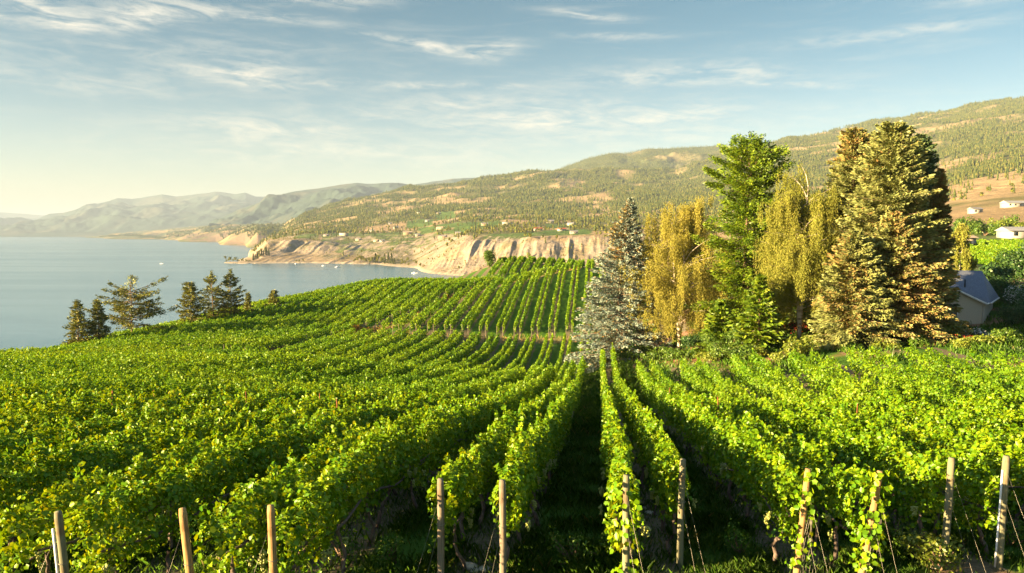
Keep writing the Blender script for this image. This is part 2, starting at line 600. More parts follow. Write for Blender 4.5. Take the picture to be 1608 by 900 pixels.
# ------------------------------------------------------------------ near terrain: thin-plate surface through surveyed points
VT = 1.85                                                # height of the vine tops
CP = []                                                  # (column, row of the vine tops, depth)
for x, d, z in ((-150, 9.6, -3.45), (100, 9.7, -3.5), (430, 9.4, -3.45), (690, 11.1, -3.5), (792, 10.9, -3.6), (985, 10.7, -3.4), (1075, 12.2, -3.6),
                (1258, 11.8, -3.75), (1365, 11.5, -3.65), (1493, 12.6, -3.8), (1583, 12.65, -3.85), (1800, 13.0, -3.9)):
    CP.append((x, None, d, z))
CP += [(920, None, d, z) for d, z in ((28, -6.2), (50, -9.7), (75, -13.5), (95, -15.9), (105, -15.5), (118, -14), (135, -10.4), (157, -6.3), (168, -6.0), (190, -7.2), (215, -8.3))]
CP += [(x, y, d, None) for x, y, d in (
    (500, 557, 62), (500, 567, 80), (500, 540, 95), (500, 512, 120), (500, 480, 142), (500, 457, 160),
    (250, 556, 55), (250, 561, 70), (250, 541, 90), (250, 523, 110), (250, 509, 135),
    (0, 563, 50), (0, 558, 70), (0, 557, 90), (-200, 575, 50), (-200, 585, 80),
    (700, 578, 65), (700, 573, 80), (700, 553, 95), (700, 526, 110), (700, 492, 125), (700, 452, 150), (700, 437, 178), (600, 437, 172), (620, 500, 122),
    (400, 474, 150), (130, 532, 112), (800, 432, 172), (780, 430, 182), (780, 407, 215), (870, 408, 215),
    (600, 575, 78), (400, 562, 75))]
CP += [(x, None, d, z) for x, d, z in (
    (500, 28, -6.1), (500, 45, -8.6), (250, 28, -5.9), (0, 30, -5.9), (-200, 28, -5.9), (1076, 27.5, -5.9), (1038, 38.2, -7.6), (1004, 58, -9.7), (1072, 53, -8.9), (1110, 41.2, -8.1), (1151, 33.2, -7.2), (1197, 27.2, -6.2), (1491, 26.3, -6.0), (1378, 33, -6.55), (1302, 40, -6.7), (1265, 44.5, -6.6), (1600, 25, -5.9), (1600, 33, -6.1), (1600, 39, -6.0), (1750, 36, -5.8), (1400, 20, -5.15),
    (700, 28, -6.2), (700, 45, -8.9),
    (0, 110, -21), (0, 135, -30), (0, 200, -52), (250, 165, -26), (250, 230, -50), (500, 195, -21), (500, 265, -50), (600, 210, -21), (600, 290, -50), (700, 225, -20), (700, 300, -48),
    (800, 260, -24), (800, 330, -55), (900, 250, -20), (900, 330, -45), (-200, 110, -28), (-200, 200, -56), (-500, 90, -40),
    (985, 72, -9.95), (1072, 69, -8.9), (1172, 63, -7.2), (1258, 66, -6.8), (1350, 58, -6.35), (1440, 60, -6.4), (1517, 70, -6.6), (1600, 70, -5.6), (1600, 52, -5.9), (1100, 80, -10.9), (1100, 110, -11.3), (1300, 100, -8.6), (1500, 110, -7.6),
    (1560, 160, -7.5), (1560, 200, -5.8), (1560, 260, -3.2), (1560, 320, 0.6), (1800, 200, -5), (1800, 320, 3), (1200, 180, -9), (1250, 250, -6), (1250, 320, -3), (1050, 200, -11), (1050, 260, -14), (1030, 330, -20))]
pts = []
for x, y, d, z in CP:
    if z is None:
        q = P(x, y, d)
        pts.append((q[0], q[1], q[2] - VT))
    else:
        X, Y = plan(x, d)
        ground = z - VT if (d <= 75 or x <= 930) and d < 216 and not (x <= 930 and z < -19) else z
        pts.append((float(X), float(Y), CAMZ + ground))
for X, Y, z in ((-20, 0, 55.8), (0, 0, 55.7), (20, 0, 55.8), (0, -30, 58), (-40, -30, 57), (40, -30, 58), (-60, 10, 53), (-110, 20, 44), (60, 20, 54.5), (110, 40, 54), (-230, 0, 2), (-230, 60, -2),
                (170, 100, 55), (-230, 120, -8), (-160, 160, -6), (-150, 240, -8), (170, 20, 56)):
    pts.append((X, Y, z))
pts = np.array(pts, float)


def _phi(r2):
    return np.where(r2 > 1e-9, .5 * r2 * np.log(np.maximum(r2, 1e-9)), 0)


_S = 100.0
_xy = pts[:, :2] / _S
_K = _phi(((_xy[:, None] - _xy[None]) ** 2).sum(-1)) + np.eye(len(pts)) * 8e-5
_Pm = np.concatenate([np.ones((len(pts), 1)), _xy], 1)
_A = np.block([[_K, _Pm], [_Pm.T, np.zeros((3, 3))]])
_w = np.linalg.solve(_A, np.concatenate([pts[:, 2], np.zeros(3)]))
GX0, GX1, GY0, GY1, GS = -240, 180, -40, 345, 1.0
gx = np.arange(GX0, GX1 + .1, GS)
gy = np.arange(GY0, GY1 + .1, GS)
GXX, GYY = np.meshgrid(gx, gy)
q = np.stack([GXX.ravel(), GYY.ravel()], 1) / _S
NZ = np.concatenate([_phi(((c[:, None] - _xy[None]) ** 2).sum(-1)) @ _w[:len(pts)] + _w[len(pts)] + c @ _w[len(pts) + 1:] for c in np.array_split(q, 40)])
NZ = np.maximum(NZ, -8).reshape(GXX.shape)


def HN(X, Y):
    fx = np.clip((np.asarray(X, float) - GX0) / GS, 0, len(gx) - 1.001)
    fy = np.clip((np.asarray(Y, float) - GY0) / GS, 0, len(gy) - 1.001)
    ix, iy = fx.astype(int), fy.astype(int)
    fx, fy = fx - ix, fy - iy
    return (NZ[iy, ix] * (1 - fx) + NZ[iy, ix + 1] * fx) * (1 - fy) + (NZ[iy + 1, ix] * (1 - fx) + NZ[iy + 1, ix + 1] * fx) * fy


# ------------------------------------------------------------------ far terrain: benches, bluffs and hills
def yz(y, D):
    return CAMZ + (365 - y) / FPX * D


class Far:
    def __init__(self, cols, D0, D1, nD, nA, blur, seed):
        self.D = np.geomspace(D0, D1, nD)
        xs = np.array([c[0] for c in cols], float)
        z = np.array([np.interp(self.D, [q[0] for q in c[1]], [q[1] for q in c[1]]) for c in cols])
        self.x = np.linspace(xs[0], xs[-1], nA)
        zi = np.array([np.interp(self.x, xs, z[:, j]) for j in range(nD)]).T
        kd = np.exp(-np.linspace(-2, 2, 2 * blur + 1) ** 2)
        kd /= kd.sum()
        zp = np.pad(zi, ((blur, blur), (0, 0)), 'edge')
        self.z = np.array([np.convolve(zp[:, j], kd, 'valid') for j in range(nD)]).T
        self.seed = seed

    def base(self, xp, D):
        fx = np.clip((xp - self.x[0]) / (self.x[1] - self.x[0]), 0, len(self.x) - 1.001)
        fd = np.clip(np.log(np.maximum(D, 1) / self.D[0]) / np.log(self.D[1] / self.D[0]), 0, len(self.D) - 1.001)
        ix, iD = fx.astype(int), fd.astype(int)
        fx, fd = fx - ix, fd - iD
        z = self.z
        return (z[ix, iD] * (1 - fx) + z[ix + 1, iD] * fx) * (1 - fd) + (z[ix, iD + 1] * (1 - fx) + z[ix + 1, iD + 1] * fx) * fd

    def height(self, X, Y):
        xp, D = unplan(X, Y)
        s = self.seed
        Dw = D + (fbm(X / 55, Y / 200, 3, s + 5, True) - .6) * 38 * np.clip((D - 700) / 300, 0, 1) * np.clip((2200 - D) / 500, .05, 1)
        Dw = Dw + (fbm(X / 17, Y / 110, 3, s + 25, True) - .6) * 24 * np.clip((D - 700) / 300, 0, 1) * np.clip((2200 - D) / 500, 0, 1)
        z = self.base(xp, Dw)
        k = np.clip(z / 25, 0, 1)
        z = z + k * (fbm(X / 420, Y / 420, 4, s, True) - .55) * np.clip((D - 1300) / 40, 0, 70) + k * (fbm(X / 60, Y / 60, 4, s + 9) - .5) * np.clip(D / 260, 0, 9)
        return z


def zc(*prs):
    return [(D, yz(y, D) if y is not None else -4) for D, y in prs]


A_COLS = [
    (330, [(250, -4), (9000, -4)]), (346, [(250, -4), (9000, -4)]),
    (352, [(1470, -4), (1490, 1.5), (1525, 1.5), (1550, -4), (9000, -4)]),
    (388, [(1450, -4), (1475, 1.5), (1560, 2.5), (1640, 2.5), (1720, 2), (1900, -4), (9000, -4)]),
    (404, [(1450, -4), (1470, 1.0), (1640, 8), (1760, 20), (1900, 18), (2600, 8), (3100, -4), (9000, -4)]),
    (418, [(1450, -4)] + zc((1490, 413), (1640, 394), (1720, 382), (1900, 379)) + [(2500, 34), (3000, 24), (3600, 10), (9000, 0)]),
    (448, [(1460, -4)] + zc((1495, 412), (1645, 396), (1730, 379), (2200, 371)) + [(2800, 56), (3500, 76), (4200, 90), (6000, 60)]),
    (480, [(1470, -4)] + zc((1500, 412), (1650, 399), (1740, 377), (2200, 365), (3000, 354), (3700, 343), (4200, 340), (6000, 352))),
    (560, [(1420, -4)] + zc((1455, 414), (1600, 400), (1740, 386), (1900, 372), (2500, 359), (3300, 337), (4200, 316), (6000, 330))),
    (650, [(1280, -4)] + zc((1310, 420), (1500, 404), (1700, 381), (1900, 368), (2500, 353), (3300, 326), (4200, 299), (6000, 320))),
    (735, [(1040, -4)] + zc((1070, 432), (1150, 411), (1230, 380), (1300, 372), (1800, 359), (2500, 341), (3300, 313), (4300, 288), (6000, 310))),
    (830, [(960, -4)] + zc((990, 433), (1080, 405), (1180, 371), (1300, 368), (1750, 356), (2500, 336), (3300, 306), (4300, 273), (6000, 290))),
    (940, [(900, -4)] + zc((940, 430), (1050, 405), (1150, 369), (1700, 355), (2300, 336), (3300, 298), (4200, 266), (6000, 290))),
    (1060, [(250, 34), (420, 34)] + zc((700, 385), (1100, 370), (1700, 352), (2000, 325), (2400, 318), (3200, 296), (4000, 270), (6000, 290))),
    (1142, [(250, 40), (300, 40)] + zc((700, 372), (1200, 352), (1800, 330), (2500, 300), (3300, 270), (4000, 246), (6000, 280))),
    (1250, [(250, 48), (300, 50)] + zc((700, 355), (1200, 340), (1800, 315), (2500, 280), (3300, 246), (4200, 221), (6000, 244))),
    (1340, [(250, 50), (300, 54)] + zc((700, 348), (1200, 332), (1800, 304), (2500, 266), (3300, 228), (4200, 201), (6000, 224))),
    (1433, [(250, 50), (300, 55)] + zc((600, 345), (1000, 328), (1700, 295), (2500, 252), (3300, 212), (4200, 185), (6000, 210))),
    (1520, [(250, 50), (300, 56)] + zc((450, 345), (700, 328), (1000, 309), (1600, 280), (2500, 232), (3300, 193), (4100, 173), (6000, 200))),
    (1608, [(250, 50), (300, 57)] + zc((450, 340), (700, 318), (1000, 298), (1600, 264), (2500, 220), (3300, 182), (4000, 162), (6000, 190))),
    (1900, [(250, 52), (300, 60)] + zc((450, 332), (700, 310), (1000, 284), (1600, 240), (2500, 195), (3300, 175), (4000, 150), (6000, 180))),
]
FA = Far(A_COLS, 250, 6000, 340, 500, 4, 11)
F_COLS = [
    (120, [(3000, -6), (9000, -6)]), (150, [(8000, -6), (8400, 1), (9000, 6), (12000, 4)]),
    (258, [(6300, -6), (6500, 1), (6900, 20), (7400, 30), (8200, 60), (12000, 100)]),
    (275, [(5900, -6), (6000, 2), (6120, 30), (7000, 45), (8000, 80), (12000, 110)]),
    (340, [(4700, -6), (4800, 2), (4900, 32), (5050, 54), (5600, 70), (6500, 100), (12000, 160)]),
    (385, [(3500, -6), (3600, 2), (3700, 30), (3800, 47), (4300, 62), (5200, 95), (12000, 160)]),
    (405, [(2850, -6), (2950, 2), (3050, 27), (3160, 44), (3600, 58), (4500, 90), (12000, 160)]),
    (520, [(2600, -6), (2700, 2), (2800, 27), (2900, 44), (3600, 58), (4500, 90), (12000, 160)]),
]
FF = Far(F_COLS, 2400, 12000, 200, 260, 2, 31)


def hit(x, y, D0=20, D1=5800, fn=None):
    """first ground point along the sight line of pixel (x, y)"""
    D = np.geomspace(D0, D1, 2500)
    p0 = np.array([P(x, y, d) for d in (D0, D1)])
    s = (D - D0) / (D1 - D0)
    pp = p0[0] + (p0[1] - p0[0]) * s[:, None]
    g = (fn or GROUND)(pp[:, 0], pp[:, 1])
    k = np.argmax(pp[:, 2] < g)
    return np.array([pp[k, 0], pp[k, 1], g[k]]), D[k]


def GROUND(X, Y):
    X, Y = np.asarray(X, float), np.asarray(Y, float)
    inside = (X > GX0 + 1) & (X < GX1 - 1) & (Y > GY0 + 1) & (Y < GY1 - 1)
    _, D = unplan(X, Y)
    a = np.where(D > 262, FA.height(X, Y), -50)
    return np.maximum(np.where(inside, HN(X, Y), -50), a)


def grid_mesh(X, Y, Z):
    r, c = Z.shape
    v = np.stack([X, Y, Z], -1).reshape(-1, 3)
    i = np.arange(r - 1)[:, None] * c
    j = np.arange(c - 1)[None]
    return v, np.stack([i + j, i + j + 1, i + c + j + 1, i + c + j], -1).reshape(-1, 4)


# vineyard layout in plan: rows run along +Y in pairs
PC, PH, PP = 0.88, 0.46, 2.70


def y_end_front(X):
    return float(np.interp(X, [-12, -6.7, -5.0, -4.0, -2.3, -1.3, .4, 1.36, 3.1, 4.06, 5.8, 6.76, 14], [8.8, 9.0, 8.95, 9.2, 10.9, 10.9, 10.8, 12.4, 12.2, 12.1, 13.4, 13.5, 14.5]))


TRACK = np.array([(-47, 88), (-41, 104), (-37, 117), (-31.5, 128), (-29.5, 140), (-26, 152), (-21, 164), (-17, 172), (-6, 176)], float)


def track_x(Y):
    return np.interp(Y, TRACK[:, 1], TRACK[:, 0])


# ---- near ground
nv, nf = grid_mesh(GXX, GYY, NZ + (fbm(GXX / 3, GYY / 3, 2, 3) - .5) * .12)
d_tr = np.abs(GXX - track_x(GYY)) + np.where((GYY < 84) | (GYY > 174), 50, 0)
dry = np.clip(1.6 - d_tr / 1.1, 0, 1)
dry = np.maximum(dry, np.clip(1.3 - np.abs(GYY - 115.5 + (GXX + 15) * -.12) / 1.6, 0, 1) * (GXX < 1) * (GXX > -38) * .8)
xp_, D_ = unplan(GXX, GYY)
brow = np.clip((fbm(GXX / 15, GYY / 15, 3, 5) - .35) * 3, 0, 1) * np.clip((NZ < 38) * 1.0 + (D_ > 218) * (xp_ < 1000), 0, 1)
dry = np.maximum(dry, brow)
gard = (GXX > 1.5) & (GYY > np.interp(GXX, [0, 2.0, 3.0, 5.8, 9, 12, 24, 60], [80, 66, 59, 54, 49, 45, 40, 33]) + 1) & (GYY < 130)
soil = np.where(gard, np.clip((fbm(GXX / 3.5, GYY / 3.5, 3, 8) - .55) * 6, 0, 1), 0)
YE = np.interp(GXX, [0, 2.0, 3.0, 5.8, 9, 12, 24, 60], [80, 66, 59, 54, 49, 45, 40, 33])
soil = np.maximum(soil, np.clip(1 - np.abs(GYY - YE - 1.6) / 1.6, 0, 1) * (GXX > 2.5) * np.clip((vn(GXX / 2.2, GYY / 2.2, 4) - .35) * 3, 0, 1))
soil = np.maximum(soil, np.clip(1 - np.hypot(GXX - 6.5, (GYY - 11.5) * .8) / 1.9, 0, 1))
mt, t, out = new_mat('vineyard_ground')
p = t.pos()
px, py, pz = t.xyz(p)
ph = t.m('ABSOLUTE', t.m('SUBTRACT', t.m('FRACT', t.m('ADD', t.m('DIVIDE', t.m('SUBTRACT', px, PC), PP), 100.5)), .5))
strip = t.maprange(t.m('ADD', ph, t.m('MULTIPLY', t.m('SUBTRACT', t.noise(p, 1.3, 3), .5), .25)), .17, .27, 1, 0)
gn = t.noise(p, 9.0, 5, .7)
gl = t.noise(p, .5, 3)
green = t.ramp(t.m('ADD', t.m('MULTIPLY', gn, .7), t.m('MULTIPLY', gl, .3)), [(.3, (.03, .075, .008)), (.55, (.07, .15, .014)), (.75, (.12, .20, .024))])
soilc = t.ramp(gn, [(.3, (.10, .07, .045)), (.6, (.20, .145, .095)), (.8, (.30, .22, .15))])
dryc = t.ramp(t.noise(p, 3.0, 5, .7), [(.3, (.16, .13, .055)), (.6, (.28, .21, .09)), (.75, (.30, .19, .08))])
redsoil = t.ramp(gn, [(.3, (.20, .08, .04)), (.7, (.42, .22, .12))])
a1 = t.new('ShaderNodeAttribute', attribute_name='dry').outputs['Fac']
a2 = t.new('ShaderNodeAttribute', attribute_name='soil').outputs['Fac']
c = t.mix(t.m('MULTIPLY', strip, .85), green, soilc)
c = t.mix(a1, c, dryc)
c = t.mix(a2, c, redsoil)
principled(t, out, c, .95, t.bump(gn, .8, .08), .1)
o = MB().add(nv, nf).build('ground', mt, smooth=True, col={'dry': dry.ravel(), 'soil': soil.ravel()})
tag(o, kind='structure')

# ---- far bench and wooded hill
Dg = np.concatenate([np.geomspace(255, 900, 70)[:-1], np.geomspace(900, 2000, 190)[:-1], np.geomspace(2000, 6000, 130)])
xg = np.concatenate([np.linspace(335, 1000, 620)[:-1], np.linspace(1000, 1880, 330)])
XG, DG = np.meshgrid(xg, Dg)
FX, FY = plan(XG, DG)
FZ = FA.height(FX, FY)
FZ = FZ - np.clip((345 - DG) / 40, 0, 1) * 3
gz_d = np.abs(np.gradient(FZ, axis=0) / np.gradient(DG, axis=0))
gz_x = np.abs(np.gradient(FZ, axis=1) / (np.gradient(XG, axis=1) * DG / FPX))
slope = np.hypot(gz_d, gz_x)
n_a = fbm(FX / 130, FY / 130, 4, 41)
n_b = fbm(FX / 28, FY / 28, 4, 43)
n_a = n_a - .18 * ((XG > 1440) & (DG < 1500))
dryc = np.array([.30, .215, .115]) * (.75 + .5 * n_b[..., None])
oliv = np.array([.12, .12, .045]) * (.7 + .6 * n_b[..., None])
clay = np.array([.27, .218, .16]) * (.60 + .75 * fbm(FX / 9, FY / 30, 4, 47)[..., None])
kf = np.clip((n_a - .40 + .14 * np.clip((FZ - 90) / 150, -.6, 1)) * 5, 0, 1)[..., None]
acol = dryc * (1 - kf) + oliv * kf
kc = (np.clip((slope - .08) * 9, 0, 1) * np.clip((60 - FZ) / 6, 0, 1) * (DG < 2100) * (DG > 800) * np.clip((n_b - .25) * 4, .3, 1))[..., None]
acol = acol * (1 - kc) + clay * kc
beach = (np.clip((3 - FZ) / 2, 0, 1) * (DG > 800))[..., None]
acol = acol * (1 - beach) + np.array([.42, .34, .24]) * beach
FIELDS = [(602, 372, 45, 5), (560, 376, 25, 4), (540, 368, 20, 3), (690, 356, 34, 5), (735, 354, 26, 6), (660, 352, 22, 4), (820, 368, 60, 4), (890, 366, 40, 6), (880, 357, 26, 3), (700, 341, 16, 3),
          (520, 375, 14, 3), (640, 369, 20, 3), (655, 379, 20, 4), (760, 352, 30, 4), (580, 385, 50, 3), (480, 370, 20, 3), (700, 370, 40, 4)]
FIELDS_G = []
for (fx, fy, hw, hh) in FIELDS:
    c0, Dc = hit(fx, fy, 300)
    FIELDS_G.append((fx, Dc, hw, hh * Dc / 55.0))
kg = np.zeros_like(FZ)
for (fx, Dc, hw, hd) in FIELDS_G:
    e = np.maximum(np.abs((XG - fx) / hw), np.abs((DG - Dc) / max(hd, 40))) + (n_b - .5) * .5
    kg = np.maximum(kg, np.clip((1 - e) * 9, 0, 1))
# benches of the right-hand slope
kg = np.maximum(kg, np.clip((1 - np.maximum(np.abs(XG - 1580) / 130, np.abs(DG - 350) / 60) + (n_b - .5) * .2) * 6, 0, 1))
kg = kg * (1 - kc[..., 0])
fieldc = np.array([.085, .135, .03]) * (.75 + .5 * fbm(FX / 14, FY / 40, 3, 53)[..., None])
acol = acol * (1 - kg[..., None]) + fieldc * kg[..., None]
mt, t, out = new_mat('hillside_ground')
p = t.pos()
at = t.new('ShaderNodeAttribute', attribute_name='albedo').outputs['Color']
n = t.noise(p, .12, 6, .7)
fine = t.noise(p, .9, 3, .7)
c = t.mix(1.0, at, t.ramp(t.m('ADD', t.m('MULTIPLY', n, .7), t.m('MULTIPLY', fine, .3)), [(.3, (.55, .56, .55)), (.7, (1.35, 1.3, 1.25))]), 'MULTIPLY')
principled(t, out, c, .95, t.bump(n, .9, 3.0), .05)
M['hill'] = mt
v, f = grid_mesh(FX, FY, FZ)
o = MB().add(v, f).build('hillside', mt, smooth=True, col={'albedo': acol.reshape(-1, 3)})
tag(o, kind='structure')

Dg2 = np.geomspace(2500, 12000, 150)
xg2 = np.linspace(125, 520, 420)
XG2, DG2 = np.meshgrid(xg2, Dg2)
BX, BY = plan(XG2, DG2)
BZ = FF.height(BX, BY)
sl = np.abs(np.gradient(BZ, axis=0) / np.gradient(DG2, axis=0))
kc2 = (np.clip((sl - .06) * 14, 0, 1) * np.clip((62 - BZ) / 8, 0, 1) * (BZ > 2) * (DG2 < 6400))[..., None]
nb2 = fbm(BX / 160, BY / 160, 4, 61)[..., None]
c2 = (np.array([.11, .12, .05]) * (1 - np.clip((nb2 - .5) * 5, 0, 1)) + np.array([.34, .24, .12]) * np.clip((nb2 - .5) * 5, 0, 1))
c2 = c2 * (1 - kc2) + np.array([.20, .145, .10]) * kc2
v, f = grid_mesh(BX, BY, BZ)
o = MB().add(v, f).build('far_shore', mt, smooth=True, col={'albedo': c2.reshape(-1, 3)})
tag(o, kind='structure')


def mountain(name, crest, Dc, Df, Db, seed, amp, tone, nA=420, nD=90, zf=-6):
    xs = np.linspace(crest[0][0], crest[-1][0], nA)
    cy_ = np.interp(xs, [c[0] for c in crest], [c[1] for c in crest])
    u = np.concatenate([np.linspace(0, 1, nD), np.linspace(1, 2, 26)[1:]])
    UU, XX = np.meshgrid(u, xs, indexing='ij')
    CY = np.broadcast_to(cy_, UU.shape)
    DD = np.where(UU <= 1, Df + (Dc - Df) * UU, Dc + (Db - Dc) * (UU - 1))
    zcst = CAMZ + (365 - CY) / FPX * Dc
    X, Y = plan(XX, DD)
    prof = np.where(UU <= 1, UU ** .85, 1 - .8 * (UU - 1))
    Z = zf + (zcst - zf) * prof
    sc = Dc / 9.0
    r = fbm(X / sc, Y / sc, 5, seed, True, .55) - .6
    r2 = fbm(X / (sc * .22), Y / (sc * .22), 4, seed + 3) - .5
    win = np.where(UU <= 1, np.clip(UU * 5, 0, 1) * np.clip((1 - UU) * 4, .12, 1), .3)
    Z = Z + r * amp * win + r2 * amp * .35 * np.clip(win, .1, 1)
    n = fbm(X / (sc * .3), Y / (sc * .3), 5, seed + 8)[..., None]
    k = np.clip((n - .50) * 6, 0, 1) * .8
    c = np.array(tone[0]) * (1 - k) + np.array(tone[1]) * k
    v, f = grid_mesh(X, Y, Z)
    o = MB().add(v, f).build(name, M['hill'], smooth=True, col={'albedo': c.reshape(-1, 3)})
    tag(o, kind='structure')
    return X, Y, Z


T1 = ((.075, .09, .035), (.20, .16, .08))
T2 = ((.04, .062, .05), (.085, .085, .062))
HILLB = mountain('wooded_hill', [(700, 330), (780, 300), (850, 277), (880, 267), (920, 251), (955, 243), (982, 243), (1013, 236), (1058, 233), (1129, 231), (1200, 236), (1300, 240)], 5600, 3600, 7500, 71, 150, T1)
mountain('middle_hill', [(330, 352), (380, 328), (400, 322), (433, 311), (455, 304), (479, 299), (500, 296), (534, 290), (560, 288), (584, 289), (627, 287), (646, 291), (680, 285), (711, 281), (773, 279), (850, 276), (950, 280)],
         9000, 5600, 11500, 81, 260, T2)
mountain('far_mountain', [(-260, 345), (-60, 350), (0, 348), (31, 345), (56, 347), (81, 337), (103, 334), (134, 325), (187, 313), (212, 314), (258, 306), (280, 309), (342, 302), (373, 305), (389, 303), (404, 309), (429, 309), (520, 306), (640, 300)],
         15000, 10300, 19000, 91, 420, T2)
mountain('distant_mountain', [(-500, 330), (-200, 326), (-60, 331), (0, 333), (40, 336), (70, 339), (130, 338), (260, 333), (400, 330)], 22000, 19500, 26000, 101, 400, T2, 200, 40)

# ---- lake
v, f = grid_mesh(*np.meshgrid(np.linspace(-26000, 9000, 40), np.linspace(-800, 34000, 40)), np.zeros((40, 40)))
o = MB().add(v, f).build('lake', M['water'])
tag(o, kind='structure')

# ---- haze
hz, t, out = new_mat('haze_air')
vol = t.new('ShaderNodeVolumePrincipled')
vol.inputs['Color'].default_value = (.40, .50, .63, 1)
vol.inputs['Density'].default_value = HAZE_DENSITY
vol.inputs['Anisotropy'].default_value = 0.0
t.l.new(vol.outputs[0], out.inputs['Volume'])
HB = MB().box((-2000, 12500, 410), (64000, 33000, 840))
tag(HB.build('haze', hz), kind='stuff')
#PART2
# ------------------------------------------------------------------ vines
def vine_foliage(mb_near, mb_far, X, y0, y1, seed, thin=1.0):
    r = np.random.default_rng(seed)
    ys = np.linspace(y0, y1, max(8, int((y1 - y0) * 2)))
    Dm = np.hypot(X, ys)
    dens = np.interp(Dm, [0, 16, 26, 45, 70, 110, 180, 260], [1500, 1300, 880, 450, 225, 130, 80, 56]) * thin
    cum = np.concatenate([[0], np.cumsum((dens[1:] + dens[:-1]) / 2 * np.diff(ys))])
    n = int(cum[-1])
    if n < 4:
        return
    y = np.interp(r.random(n) * cum[-1], cum, ys)
    D = np.hypot(X, y)
    # slow and quick changes of the row's outline
    vine = vn(y * .95, X * 7.1, seed)
    top = 1.55 + .36 * vine + .22 * (vn(y * 2.6, X * 3.3, seed + 1) - .5)
    bot = .68 + .17 * np.clip((17 - D) / 3, 0, 1) + .42 * (vn(y * .7, X * 5.3, seed + 2) - .5)
    hw = (.11 if X > 2 else .12) + .08 * vine + .09 * (vn(y * 1.7, X * 2.7, seed + 3) - .3)
    th = r.random(n) * 2 * math.pi
    # leaves gather on shoots: lumps in angle and along the row
    lump = vn(y * 3.1, th * 1.9 + X * 13, seed + 4)
    th = np.where((r.random(n) < .35) & (np.sin(th) < 0), -th, th)
    rad = 1 - .55 * r.random(n) ** 2
    rad = rad * (.70 + .60 * lump)
    cz = (top + bot) / 2
    hz_ = (top - bot) / 2
    ox = np.cos(th) * hw * rad
    oz = cz + np.sin(th) * hz_ * rad
    # shoots above and hanging to the side
    sh = r.random(n) < .055
    ns = vn(np.floor(y * 4.2) * 3.7, X * 11, seed + 5)
    up = r.random(n)
    oz = np.where(sh & (ns > .45), top + up * .45 * (ns - .2), oz)
    ox = np.where(sh & (ns > .45), (vn(np.floor(y * 4.2) * 1.3, X, seed + 6) - .5) * .18 * (1 + up), ox)
    hang = (r.random(n) < np.where(D < 17, .035, .07))
    oz = np.where(hang, bot - r.random(n) * .5 * vn(y * 1.7, X, seed + 7), oz)
    keep = ((lump > .27 + .14 * r.random(n)) & (vine + r.random(n) * .5 > .27)) | sh
    y, D, ox, oz, th = y[keep], D[keep], ox[keep], oz[keep], th[keep]
    n = len(y)
    x = X + ox + (vn(y * .22, X * 1.7, seed + 9) - .5) * .12 + (vn(y * .95 + 40, X * 1.7, seed + 11) - .5) * .08
    c = np.stack([x, y, HN(x * 0 + X, y) + oz], 1)
    size = np.interp(D, [10, 20, 40, 80, 150, 230], [.036, .044, .062, .100, .148, .19]) * (.50 + .80 * r.random(n) ** 1.3)
    nrm = unit(np.stack([np.cos(th) * .9, r.normal(0, .55, n), np.sin(th) * .6 + .45], 1) + r.normal(0, .45, (n, 3)))
    dwn = unit(r.normal(0, 1, (n, 3)) + np.array([0, 0, -.7]))
    u = unit(dwn - nrm * (dwn * nrm).sum(1, keepdims=True))
    w = np.cross(nrm, u)
    nr = D < 34
    if nr.any():
        mb_near.leaves(c[nr], u[nr] * size[nr, None], w[nr] * size[nr, None] * .95, nrm[nr])
    if (~nr).any():
        k = ~nr
        mb_far.kites(c[k], u[k] * size[k, None], w[k] * size[k, None] * .8)


def in_view_from(X, marg=330):
    """nearest depth along a row at which it comes into the widened frame"""
    lim = (940 + marg) / FPX if X < 0 else (668 + marg) / FPX
    return abs(X) / lim


def post_at(x, y, h=1.7, lean=(0, 0), r=.052, mat='post_grey', name='vineyard_post', extra=.5, sides=10):
    z = float(HN(x, y))
    k = MB()
    s = np.array([0, .25, .55, .8, .965, 1.0])
    rr = np.array([1.06, 1.03, 1.0, .97, .95, .80]) * r
    hh = -extra + (h + extra) * s
    wob = np.stack([np.sin(s * 5 + x) * .006, np.cos(s * 4 + y) * .006], 1)
    k.tube(np.stack([lean[0] * hh + wob[:, 0], lean[1] * hh + wob[:, 1], hh], 1), rr, sides)
    o = k.build(name, M[mat])
    o.location = (x, y, z)
    return o


def wobbly(p0, p1, n, amp, seed):
    s = np.linspace(0, 1, n)
    p = np.array(p0)[None] + (np.array(p1) - np.array(p0))[None] * s[:, None]
    r = np.random.default_rng(seed)
    ph = r.random(6) * 6
    off = np.stack([np.sin(s * 7 + ph[0]) + .5 * np.sin(s * 17 + ph[1]), np.sin(s * 6 + ph[2]) + .5 * np.sin(s * 15 + ph[3]), np.sin(s * 8 + ph[4])], 1)
    return p + off * amp * np.sin(np.clip(s, .02, .98) * math.pi)[:, None] ** .6


